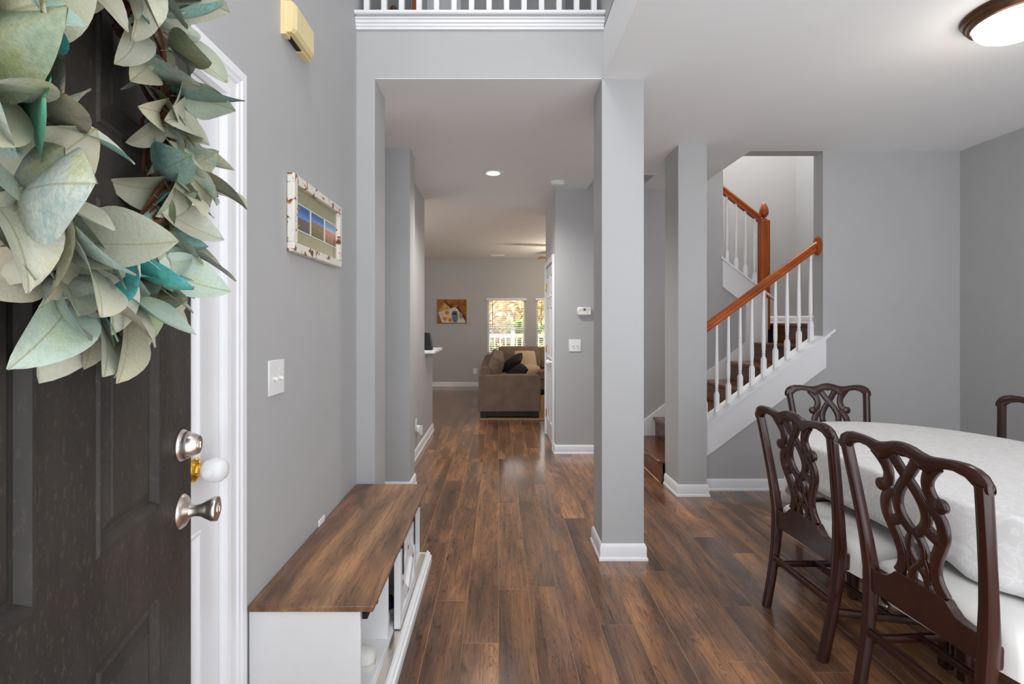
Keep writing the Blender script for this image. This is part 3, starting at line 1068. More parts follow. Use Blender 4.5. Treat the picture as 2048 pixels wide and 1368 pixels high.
# ------------------------------------------------------------------ half-wall ledge and speaker
lg = MB().box(XK - T - 0.10, XK + 0.115, 5.625, 6.40, 1.02, 1.055, c=0.006).build('bar_ledge', 'trim_white')
tag(lg, 'white ledge capping the half wall at the left of the hall', 'ledge')
sp = empty('wireless_speaker', (-0.855, 5.78, 1.055))
tag(sp, 'black tapered speaker standing on the white ledge', 'speaker')
m = MB()
vv = []
for z, w, d in ((0, 0.075, 0.06), (0.01, 0.08, 0.062), (0.19, 0.056, 0.05), (0.2, 0.05, 0.045)):
    vv += [(-w, -d, z), (w, -d, z), (w, d, z), (-w, d, z)]
ff = [(3, 2, 1, 0), (12, 13, 14, 15)]
for i in range(3):
    for j in range(4):
        ff.append((i * 4 + j, i * 4 + (j + 1) % 4, (i + 1) * 4 + (j + 1) % 4, (i + 1) * 4 + j))
m.add(vv, ff)
m.build('body', 'speaker_black', sp)
MB().box(-0.03, 0.03, -0.02, 0.02, 0.2, 0.203, c=0.001).build('touch_panel', 'black_metal', sp)

# ------------------------------------------------------------------ wall fixtures


def wall_plate(name, loc, rotz, w, h, label, cat, toggles=0, up=True, slots=False):
    """plate in local xz, facing local -y"""
    e = empty(name, loc, rotz)
    tag(e, label, cat)
    MB().box(-w / 2, w / 2, -0.006, 0, -h / 2, h / 2, c=0.0022).build('plate', 'plastic_white', e)
    for i in range(toggles):
        x = (i - (toggles - 1) / 2) * 0.046
        mm = MB().box(x - 0.005, x + 0.005, -0.0075, -0.006, -0.012, 0.012)
        mm.build('slot_frame', 'plastic_off', e)
        mm = MB().box(-0.0042, 0.0042, -0.016, 0, -0.005, 0.005, c=0.001, m=Matrix.Translation((x, -0.006, 0)) @ Matrix.Rotation(math.radians(-28 if up else 28), 4, 'X'))
        mm.build('toggle', 'plastic_white', e)
        for z in (-0.03, 0.03):
            MB().lathe([(0.0, 0.006), (0.003, 0.006), (0.003, 0.007), (0, 0.0072)], (x, 0, z), (0, -1, 0), 8, cap=False).build('screw', 'plastic_off', e)
    if slots:
        for z in (-0.02, 0.02):
            mm = MB().box(-0.017, 0.017, -0.008, -0.006, z - 0.014, z + 0.014, c=0.001)
            so = mm.build('socket', 'plastic_white', e)
            mm = MB().box(-0.008, -0.006, -0.0085, -0.008, z - 0.004, z + 0.006).box(0.006, 0.008, -0.0085, -0.008, z - 0.004, z + 0.006)
            mm.build('slots', 'dark_slot', so)
    return e


RL = math.pi / 2     # on a wall facing +x
wall_plate('light_switch', (XL, 1.81, 1.165), RL, 0.125, 0.128, 'white double light switch on the foyer wall below the frame', 'light switch', 2, False)
wall_plate('light_switch', (0.80, YW0, 1.135), 0, 0.125, 0.125, 'white double light switch below the thermostat', 'light switch', 2, True)
wall_plate('power_outlet', (XL, 2.275, 0.405), RL, 0.075, 0.12, 'white outlet plate on the foyer wall just above the cabinet top', 'outlet', slots=True)
wall_plate('power_outlet', (XK, 5.03, 0.33), RL, 0.075, 0.12, 'white outlet low on the left hall wall behind a plug-in freshener', 'outlet', slots=True)
wall_plate('power_outlet', (-0.51, YF, 0.33), 0, 0.09, 0.13, 'white outlet on the far living room wall beside the sofa', 'outlet', slots=True)
fr = empty('plug_in_freshener', (XK + 0.0085, 5.03, 0.29), RL)
tag(fr, 'small white plug-in air freshener low on the left hall wall', 'air freshener')
MB().box(-0.025, 0.025, -0.03, 0, -0.035, 0.035, c=0.006).build('body', 'plastic_white', fr)
MB().tube([(0, -0.04, -0.06), (0, -0.04, 0.03)], [(0.016, 0.02), (0.02, 0.022)], up=(0, 1, 0), n=12).build('bottle', 'plastic_off', fr)

# thermostat
th = empty('thermostat', (0.897, YW0, 1.49))
tag(th, 'white thermostat on the grey wall left of the near column', 'thermostat')
MB().box(-0.075, 0.075, -0.028, 0, -0.045, 0.045, c=0.012).build('body', 'plastic_off', th)
MB().box(-0.012, 0.012, -0.0295, -0.028, 0.008, 0.034, c=0.0005).build('screen', 'lcd', th)
MB().box(0.04, 0.062, -0.0305, -0.028, -0.03, 0.0, c=0.001).build('cover_tab', 'plastic_white', th)
MB().box(-0.055, 0.02, -0.0295, -0.028, -0.028, -0.002, c=0.0005).build('button_door', 'plastic_white', th)

# door chime on the foyer wall
ch = empty('door_chime', (XL, 1.962, 2.465), RL)       # local x -> +y, local -y -> +x
tag(ch, 'yellowed beige door chime box high on the foyer wall', 'door chime')
prof = [(-0.109, 0.0), (-0.109, -0.014), (-0.101, -0.018), (-0.101, -0.044), (-0.084, -0.053), (0.084, -0.053), (0.101, -0.044), (0.101, -0.018), (0.109, -0.014), (0.109, 0.0)]
m = MB()
# body with chamfered bottom and top
levels = [(0.0, 0.80), (0.014, 1.0), (0.105, 1.0), (0.118, 0.80)]
n = len(prof)
vv = [(x, y * f, z) for z, f in levels for x, y in prof]
ff = [tuple(range(n)), tuple(range(3 * n, 4 * n))]
for i in range(3):
    for j in range(n):
        ff.append((i * n + j, i * n + (j + 1) % n, (i + 1) * n + (j + 1) % n, (i + 1) * n + j))
m.add(vv, ff)
m.build('housing', 'beige_plastic', ch, smooth_angle=15)
MB().box(-0.07, 0.03, -0.022, -0.004, -0.003, 0.001).build('bottom_slot', 'dark_slot', ch)
MB().box(-0.109, -0.07, -0.02, 0, -0.012, 0.0).box(0.03, 0.1, -0.03, 0, -0.008, 0.0).build('foot', 'beige_plastic', ch)

# picture frame
FX0, FX1, FZ0, FZ1 = 1.905, 2.485, 1.643, 1.947
pf = empty('photo_frame', (XL, (FX0 + FX1) / 2, (FZ0 + FZ1) / 2), RL)
tag(pf, 'chipped white wooden frame holding three photographs on the foyer wall', 'picture frame')
w, h = (FX1 - FX0) / 2, (FZ1 - FZ0) / 2
fw, ft = 0.036, 0.030
for (a0, a1, c0, c1) in ((-w, w, h - fw, h), (-w, w, -h, -h + fw), (-w, -w + fw, -h + fw, h - fw), (w - fw, w, -h + fw, h - fw)):
    MB().box(a0, a1, -ft, -0.001, c0, c1, c=0.003).build('frame_bar', 'distressed_white', pf)
MB().box(-w + fw, w - fw, -0.012, -0.001, -h + fw, h - fw).build('backing', 'olive_backing', pf)
for i, mat in enumerate(('photo_harbour', 'photo_hillside', 'photo_sunset')):
    pw_ = 0.158
    x = (i - 1) * 0.168
    MB().box(x - pw_ / 2, x + pw_ / 2, -0.014, -0.012, -0.058, 0.052).build('photo_mount', 'photo_border', pf)
    MB().box(x - pw_ / 2 + 0.004, x + pw_ / 2 - 0.004, -0.0145, -0.014, -0.054, 0.048).build('photograph', mat, pf)
for z in (0.075, 0.02, -0.05):
    MB().lathe([(0, 0), (0.005, 0), (0.006, 0.004), (0, 0.008)], (-w + fw - 0.002, -ft - 0.0002, z), (0, -1, 0), 10, cap=False).build('nail_head', 'brass', pf)

# ------------------------------------------------------------------ ceiling fixtures
rl = empty('recessed_light', (-0.05, 4.615, H))
tag(rl, 'round recessed ceiling light glowing over the hall', 'ceiling light')
MB().lathe([(0.062, 0.0), (0.092, 0.0), (0.094, -0.004), (0.090, -0.008), (0.064, -0.006), (0.062, 0.0)], n=32, cap=False).build('trim_ring', 'trim_white', rl)
MB().lathe([(0.0, -0.012), (0.03, -0.0105), (0.063, -0.003), (0.063, -0.001), (0, -0.001)], n=32, cap=False).build('lens', 'lamp_white', rl)
ld = bpy.data.lights.new('recessed_bulb', 'SPOT')
ld.energy = 110
ld.spot_size = math.radians(150)
ld.spot_blend = 0.9
ld.color = (1, 0.98, 0.96)
ld.shadow_soft_size = 0.06
lo = bpy.data.objects.new('recessed_bulb', ld)
COL.objects.link(lo)
lo.parent = rl
lo.location = (0, 0, -0.03)

sd = empty('smoke_detector', (0.588, 4.91, H))
tag(sd, 'round white smoke detector on the hall ceiling', 'smoke detector')
MB().lathe([(0.0, 0), (0.070, 0), (0.070, -0.012), (0.058, -0.016), (0.058, -0.028), (0.05, -0.034), (0, -0.036)], n=28, cap=False).build('body', 'plastic_white', sd)
MB().lathe([(0.012, -0.0358), (0.012, -0.038), (0, -0.038)], (0.02, 0, 0), n=12, cap=False).build('test_button', 'plastic_off', sd)


def vent(name, x0, x1, y0, y1, z, label, nslat, thick=0.012):
    e = empty(name, ((x0 + x1) / 2, (y0 + y1) / 2, z))
    tag(e, label, 'vent')
    w, d = (x1 - x0) / 2, (y1 - y0) / 2
    f = 0.028
    mm = MB().box(-w, w, -d, -d + f, -thick, 0, c=0.003).box(-w, w, d - f, d, -thick, 0, c=0.003).box(-w, -w + f, -d + f, d - f, -thick, 0, c=0.003).box(w - f, w, -d + f, d - f, -thick, 0, c=0.003)
    mm.build('frame', 'trim_white', e)
    MB().box(-w + f, w - f, -d + f, d - f, -0.002, -0.0005).build('backing', 'dark_slot', e)
    s0 = None
    for i in range(nslat):
        yy = -d + f + (2 * d - 2 * f) * (i + 0.5) / nslat
        if s0 is None:
            s0 = MB().box(-w + f, w - f, -0.007, 0.007, -0.0012, 0.0012).build('slat', 'trim_white', e, loc=(0, yy, -0.007))
            s0.rotation_euler = (math.radians(35), 0, 0)
        else:
            child(e, s0, 'slat', (0, yy, -0.007), (math.radians(35), 0, 0))
    return e


vent('return_air_vent', 0.897, 1.50, 4.62, 5.13, H, 'white return air grille on the hall ceiling beside the near column', 22)
vent('ceiling_register', -0.17, 0.13, 10.05, 10.2, H, 'small white air register on the living room ceiling', 6)

dl = empty('dome_light', (2.335, 2.21, H))
tag(dl, 'bronze rimmed dome ceiling light over the dining table', 'ceiling light')
MB().lathe([(0.0, 0.0), (0.195, 0.0), (0.197, -0.008), (0.190, -0.014), (0.186, -0.03), (0.176, -0.036), (0.172, -0.05), (0.160, -0.054), (0.152, -0.05), (0.152, -0.01)], n=40, cap=False).build('rim', 'bronze', dl)
MB().lathe([(0.156, -0.048), (0.150, -0.07), (0.13, -0.095), (0.10, -0.112), (0.06, -0.123), (0.02, -0.127), (0.0, -0.1275)], n=40, cap=False).build('glass_dome', 'lamp_white', dl)
ld = bpy.data.lights.new('dome_bulb', 'POINT')
ld.energy = 3
ld.color = (1, 0.93, 0.82)
ld.shadow_soft_size = 0.12
lo = bpy.data.objects.new('dome_bulb', ld)
COL.objects.link(lo)
lo.parent = dl
lo.location = (0, 0, -0.27)

# stairwell lamp, upstairs, above the frame
ul = empty('stairwell_light', (2.75, 5.3, HU))
tag(ul, 'small round ceiling lamp high above the stairwell', 'ceiling light')
MB().lathe([(0.0, 0), (0.15, 0), (0.15, -0.03), (0.14, -0.03)], n=24, cap=False).build('rim', 'bronze', ul)
MB().lathe([(0.14, -0.03), (0.12, -0.07), (0.06, -0.10), (0, -0.105)], n=24, cap=False).build('glass_dome', 'lamp_white', ul)
ld = bpy.data.lights.new('stairwell_bulb', 'POINT')
ld.energy = 110
ld.color = (1, 0.97, 0.93)
ld.shadow_soft_size = 0.15
lo = bpy.data.objects.new('stairwell_bulb', ld)
COL.objects.link(lo)
lo.parent = ul
lo.location = (0, 0, -0.3)

# foyer lantern hanging above the frame, unseen kitchen lamp added to brighten the living room
fp = empty('foyer_lantern', (-0.1, 0.8, HU))
tag(fp, 'small glass lantern hanging high in the foyer', 'pendant lamp')
MB().lathe([(0.0, 0), (0.07, 0), (0.07, -0.02), (0.008, -0.03), (0.008, -0.7), (0.09, -0.74), (0.10, -0.75), (0.0, -0.75)], n=20, cap=False).build('stem', 'bronze', fp)
MB().lathe([(0.09, -0.75), (0.12, -0.85), (0.10, -0.98), (0.03, -1.03), (0.0, -1.03)], n=20, cap=False).build('glass_shade', 'lamp_white', fp)
ld = bpy.data.lights.new('foyer_bulb', 'POINT')
ld.energy = 26
ld.color = (1, 0.98, 0.95)
ld.shadow_soft_size = 0.15
lo = bpy.data.objects.new('foyer_bulb', ld)
COL.objects.link(lo)
lo.parent = fp
lo.location = (0, 0, -1.22)
kl = empty('kitchen_fill_light', (-2.4, 6.6, H))
tag(kl, 'unseen flat round fill lamp added in the kitchen beyond the half wall', 'ceiling light')
MB().lathe([(0.0, 0), (0.2, 0), (0.2, -0.03), (0.19, -0.03)], n=24, cap=False).build('rim', 'bronze', kl)
MB().lathe([(0.19, -0.03), (0.16, -0.07), (0.08, -0.09), (0, -0.095)], n=24, cap=False).build('glass_dome', 'lamp_white', kl)
ld = bpy.data.lights.new('kitchen_fill_bulb', 'POINT')
ld.energy = 35
ld.color = (1, 0.97, 0.92)
ld.shadow_soft_size = 0.15
lo = bpy.data.objects.new('kitchen_fill_bulb', ld)
COL.objects.link(lo)
lo.parent = kl
lo.location = (0, 0, -0.25)

# ceiling fan in the living room
fan = empty('ceiling_fan', (1.36, 8.95, H))
tag(fan, 'ceiling fan with brown blades at the right of the living room', 'ceiling fan')
MB().lathe([(0.0, 0), (0.07, 0), (0.06, -0.04), (0.02, -0.06), (0.02, -0.14), (0.10, -0.16), (0.12, -0.22), (0.10, -0.27), (0.0, -0.28)], n=24, cap=False).build('motor', 'bronze', fan)
for i in range(5):
    a = math.radians(180 + 12 + 72 * i)
    mm = MB()
    mm.box(0.10, 0.66, -0.065, 0.065, -0.004, 0.004, c=0.002)
    o = mm.build('blade', 'fan_wood', fan)
    o.rotation_euler = (math.radians(10), 0, a)
    o.location = (0, 0, -0.23)
MB().lathe([(0.08, -0.28), (0.11, -0.31), (0.10, -0.36), (0.05, -0.40), (0, -0.41)], n=24, cap=False).build('glass_bowl', 'lamp_warm', fan)
ld = bpy.data.lights.new('fan_bulb', 'POINT')
ld.energy = 35
ld.color = (1, 0.86, 0.66)
ld.shadow_soft_size = 0.1
lo = bpy.data.objects.new('fan_bulb', ld)
COL.objects.link(lo)
lo.parent = fan
lo.location = (0, 0, -0.5)

# ------------------------------------------------------------------ low cabinet with sliding barn door
cab = empty('shoe_cabinet', (0, 0, 0))
tag(cab, 'low white cabinet with brown wood top and sliding barn door along the foyer wall', 'cabinet')
CX0, CXF, CXT = XL + 0.005, -0.452, -0.408
CY0, CY1 = 1.603, 2.832
MB().box(CX0, CXT, CY0, CY1, 0.422, 0.440, c=0.0015).build('top', 'cabinet_top_wood', cab)
for y in (CY0 + 0.006, CY1 - 0.024):
    MB().box(CX0, CXF, y, y + 0.018, 0.0, 0.4215, c=0.001).build('side_panel', 'cabinet_white', cab)
for y in (2.02, 2.435):
    MB().box(CX0 + 0.01, CXF - 0.002, y, y + 0.016, 0.068, 0.4215, c=0.001).build('divider', 'cabinet_white', cab)
MB().box(CX0, CX0 + 0.006, CY0 + 0.024, CY1 - 0.024, 0.05, 0.4215).build('back_panel', 'cabinet_white', cab)
MB().box(CX0 + 0.006, CXF, CY0 + 0.024, CY1 - 0.024, 0.052, 0.068, c=0.001).build('bottom_shelf', 'cabinet_white', cab)
MB().box(CX0 + 0.006, CXF - 0.08, CY0 + 0.024, 2.02, 0.235, 0.247, c=0.001).build('middle_shelf', 'cabinet_white', cab)
mm = MB()
mm.prism([(CXF, 0), (-0.382, 0), (-0.382, 0.034), (-0.385, 0.038), (-0.391, 0.039), (-0.391, 0.050), (-0.396, 0.055), (-0.402, 0.057), (-0.402, 0.062), (-0.410, 0.062), (-0.410, 0.052), (CXF, 0.052)], CY0 + 0.004, CY1 - 0.01, 'y')
mm.build('plinth', 'cabinet_white', cab, smooth_angle=15)
MB().box(-0.446, -0.413, CY0 + 0.03, CY1 - 0.03, 0.0522, 0.0535).build('bottom_track', 'nickel', cab)
MB().box(-0.448, -0.430, CY0 + 0.012, CY1 - 0.03, 0.392, 0.414, c=0.001).build('hanging_rail', 'black_metal', cab)
for y in (1.70, 2.15, 2.6):
    MB().lathe([(0, 0), (0.008, 0), (0.008, 0.012), (0.005, 0.014), (0, 0.014)], (-0.430, y, 0.402), (1, 0, 0), 12, cap=False).build('rail_bolt', 'black_metal', cab)
# barn door
bx0, bx1 = -0.446, -0.418
by0, by1, bz0, bz1 = 2.10, 2.49, 0.058, 0.385
bd = MB().box(bx0, bx0 + 0.009, by0 + 0.01, by1 - 0.01, bz0 + 0.01, bz1 - 0.01).build('barn_door', 'cabinet_white', cab)
s = 0.05
for (ya, yb, za, zb, nm) in ((by0, by0 + s, bz0, bz1, 'stile'), (by1 - s, by1, bz0, bz1, 'stile'), (by0 + s, by1 - s, bz0, bz0 + s, 'rail'), (by0 + s, by1 - s, bz1 - s, bz1, 'rail')):
    MB().box(bx0, bx1, ya, yb, za, zb, c=0.0015).build(nm, 'cabinet_white', bd)
iy0, iy1, iz0, iz1 = by0 + s, by1 - s, bz0 + s, bz1 - s
ym, zm = (iy0 + iy1) / 2, (iz0 + iz1) / 2
for (p0, p1) in (((iy0, zm), (ym, iz0)), ((iy0, zm), (ym, iz1)), ((iy1, zm), (ym, iz0)), ((iy1, zm), (ym, iz1))):
    d_ = Vector((p1[0] - p0[0], p1[1] - p0[1])).normalized()
    nn = Vector((-d_.y, d_.x)) * 0.02
    MB().prism([(p0[0] + nn.x, p0[1] + nn.y), (p1[0] + nn.x, p1[1] + nn.y), (p1[0] - nn.x, p1[1] - nn.y), (p0[0] - nn.x, p0[1] - nn.y)], bx0 + 0.009, bx1 - 0.002, 'x').build('brace', 'cabinet_white', bd)
for y in (by0 + 0.05, by1 - 0.05):
    mm = MB().box(bx1, bx1 + 0.004, y - 0.011, y + 0.011, 0.27, 0.405, c=0.001)
    mm.lathe([(0, 0), (0.018, 0), (0.018, 0.006), (0, 0.006)], (bx1 - 0.004, y, 0.403), (1, 0, 0), 16, cap=False)
    mm.build('hanger_strap', 'black_metal', bd)


# shoes in the cabinet
def shoe(loc, rotz, upper, label, L=0.27):
    e = empty('shoe', loc, rotz)
    tag(e, label, 'shoe', 'shoes kept in the low cabinet')
    secs = [(-0.5, 0.020, 0.03), (-0.47, 0.032, 0.075), (-0.36, 0.036, 0.09), (-0.2, 0.035, 0.085), (-0.05, 0.037, 0.075), (0.12, 0.043, 0.062), (0.3, 0.046, 0.05), (0.42, 0.038, 0.042), (0.49, 0.018, 0.03)]
    m = MB()
    n = 12
    vv, ff = [], []
    for t, w, hh in secs:
        for j in range(n):
            a = 2 * math.pi * j / n
            z = max(0.0, math.sin(a)) ** 0.7 * hh if math.sin(a) > 0 else 0.0
            vv.append((t * L, w * math.copysign(abs(math.cos(a)) ** 0.7, math.cos(a)) * (1 if math.sin(a) <= 0 else 0.96), 0.018 + z))
    k_ = len(secs)
    for i in range(k_ - 1):
        for j in range(n):
            ff.append((i * n + j, i * n + (j + 1) % n, (i + 1) * n + (j + 1) % n, (i + 1) * n + j))
    ff += [tuple(range(n)), tuple(range((k_ - 1) * n, k_ * n))]
    m.add(vv, ff, 0, True)
    m.build('upper', upper, e, smooth_angle=60)
    out = []
    for t, w, hh in secs:
        out.append((t * L, w * 1.05))
    poly = out + [(x, -y) for x, y in reversed(out)]
    MB().prism(poly, 0.0, 0.02, 'z').build('sole', 'sole', e)
    mm = MB()
    for i in range(4):
        x = -0.02 + 0.025 * i
        mm.tube([(x, -0.02, 0.086 - i * 0.006), (x, 0, 0.093 - i * 0.006), (x, 0.02, 0.086 - i * 0.006)], 0.003, n=6)
    mm.build('laces', 'plastic_white', e)
    return e


shoe((-0.60, 1.87, 0.068), 0.0, 'shoe_white', 'white shoe lying in the near open bay of the cabinet')
shoe((-0.60, 2.105, 0.068), 0.05, 'shoe_white', 'white shoe just behind the barn door edge of the cabinet')
shoe((-0.60, 2.23, 0.068), -0.05, 'navy', 'navy shoe behind the barn door of the cabinet')
shoe((-0.60, 2.62, 0.068), 0.08, 'shoe_white', 'white shoe in the far open bay of the cabinet')
cp = empty('navy_cap', (-0.50, 2.66, 0.30))
cp.location = (-0.605, 2.62, 0.2485)
tag(cp, 'navy blue cap on the shelf in the far bay of the cabinet', 'cap')
m = MB().lathe([(0.085, 0.0), (0.088, 0.02), (0.08, 0.06), (0.05, 0.085), (0.0, 0.095)], n=20, cap=False)
m.build('crown', 'navy', cp)
pts = [(0.07 + 0.07 * math.sin(math.pi * t), -0.08 + 0.16 * t, 0.006 - 0.012 * (2 * t - 1) ** 2) for t in [i / 10 for i in range(11)]]
vv = [(0.04, y, 0.004) for x, y, z in pts] + [p for p in pts] + [(0.04, y, 0.0) for x, y, z in pts] + [(x, y, z - 0.004) for x, y, z in pts]
ff = []
for i in range(10):
    ff += [(i, i + 1, i + 12, i + 11), (i + 22, i + 33, i + 34, i + 23), (i + 11, i + 12, i + 34, i + 33)]
MB().add(vv, ff).build('brim', 'navy', cp)
MB().box(CX0 + 0.006, CXF - 0.04, 2.451, CY1 - 0.024, 0.235, 0.248, c=0.001).build('middle_shelf', 'cabinet_white', cab)

# ------------------------------------------------------------------ dining table with cloth
TX, TY, TA, TB, TC, TZ = 2.125, 2.12, 0.57, 0.93, 0.65, 0.755
tb = empty('dining_table', (TX, TY, 0))
tag(tb, 'oval dark wood dining table under a white cloth', 'table')
LS = TB - TC


def oval(th, off=0.0):
    c_, s_ = math.cos(th), math.sin(th)
    nx, ny = c_ / TA, s_ / TC
    l_ = math.hypot(nx, ny)
    nx, ny = nx / l_, ny / l_
    return TA * c_ + nx * off, TC * s_ + math.copysign(LS, s_) + ny * off, nx, ny


NT = 200
ths = []
for i in range(NT):
    ths.append(2 * math.pi * (i + 0.5) / NT)
MB().prism([oval(t, -0.004)[:2] for t in ths], TZ - 0.03, TZ - 0.002, 'z').build('table_top', 'mahogany', tb)
for s in (-1, 1):
    y = s * 0.42
    pd = MB().lathe([(0.03, 0.10), (0.06, 0.14), (0.075, 0.2), (0.05, 0.27), (0.04, 0.32), (0.055, 0.40), (0.07, 0.46), (0.05, 0.52), (0.06, 0.60), (0.10, 0.64), (0.12, TZ - 0.03)], (0, y, 0), n=20)
    pdo = pd.build('pedestal', 'mahogany', tb)
    for a in (35, 145, 215, 325):
        ca, sa = math.cos(math.radians(a)), math.sin(math.radians(a))
        pts = [(0.02 * ca, y + 0.02 * sa, 0.17), (0.12 * ca, y + 0.12 * sa, 0.20), (0.22 * ca, y + 0.22 * sa, 0.13), (0.31 * ca, y + 0.31 * sa, 0.07), (0.36 * ca, y + 0.36 * sa, 0.06)]
        MB().tube(pts, [(0.022, 0.035), (0.022, 0.034), (0.02, 0.028), (0.018, 0.022), (0.018, 0.02)], n=10, sq=0.6).build('foot', 'mahogany', pdo)
        cx_, cy_ = 0.345 * ca, y + 0.345 * sa
        MB().lathe([(0, -0.012), (0.02, -0.012), (0.022, -0.006), (0.022, 0.006), (0.02, 0.012), (0, 0.012)], (cx_, cy_, 0.022), (-sa, ca, 0), 16, cap=False).build('caster', 'caster_steel', pdo)

# cloth: rectangular linen laid over the oval, hanging lower at the corners
m = MB()
vv, ff = [], []
rings = []
for f in (0.1, 0.3, 0.6, 0.85, 0.97):
    rings.append([(oval(t)[0] * f, oval(t)[1] * f, TZ + 0.001) for t in ths])
drops = []
for t in ths:
    px, py, nx, ny = oval(t)
    A, B = TA + 0.19, TB + 0.19
    tx = (A - abs(px)) / max(abs(nx), 0.05)
    ty = (B - abs(py)) / max(abs(ny), 0.05)
    d_ = (tx ** -5 + ty ** -5) ** (-1 / 5)
    drops.append(min(d_ * 1.06, 0.24 if px * py > 0 else 0.43))
prof_ = [(0.0, 0.0), (0.006, 0.004), (0.010, 0.014), (0.011, 0.04)]
for o_, dz in prof_:
    rings.append([(oval(t, o_)[0], oval(t, o_)[1], TZ + 0.001 - dz) for t in ths])
for q in (0.3, 0.55, 0.8, 1.0):
    r_ = []
    for t, d_ in zip(ths, drops):
        amp = max(0.0, d_ - 0.19) * 0.13 + 0.003
        wv = amp * q * (0.6 + 0.9 * math.sin(t * 22) + 0.5 * math.sin(t * 37 + 1))
        x, y, nx, ny = oval(t, 0.012 + wv)
        r_.append((x, y, TZ - 0.04 - (d_ - 0.04) * q))
    rings.append(r_)
vv = [p for r_ in rings for p in r_]
for i in range(len(rings) - 1):
    for j in range(NT):
        j2 = (j + 1) % NT
        ff.append((i * NT + j, i * NT + j2, (i + 1) * NT + j2, (i + 1) * NT + j))
ff.append(tuple(range(NT)))
m.add(vv, ff, 0, True)
tcl = m.build('tablecloth', 'damask_cloth', None, smooth_angle=70, loc=(TX, TY, 0))
sol = tcl.modifiers.new('thickness', 'SOLIDIFY')
sol.thickness = 0.0015
sol.offset = 1
tag(tcl, 'white damask tablecloth draped over the oval dining table', 'tablecloth')

# ------------------------------------------------------------------ dining chairs
def back_y(z):
    if z >= 0.45:
        return -0.068 * ((z - 0.45) / 0.5) ** 1.25
    return -0.062 * ((0.45 - z) / 0.45) ** 1.6


def stile_x(z):
    return 0.195 + 0.012 * (z / 0.45) if z < 0.45 else 0.207 + 0.044 * ((z - 0.45) / 0.48)


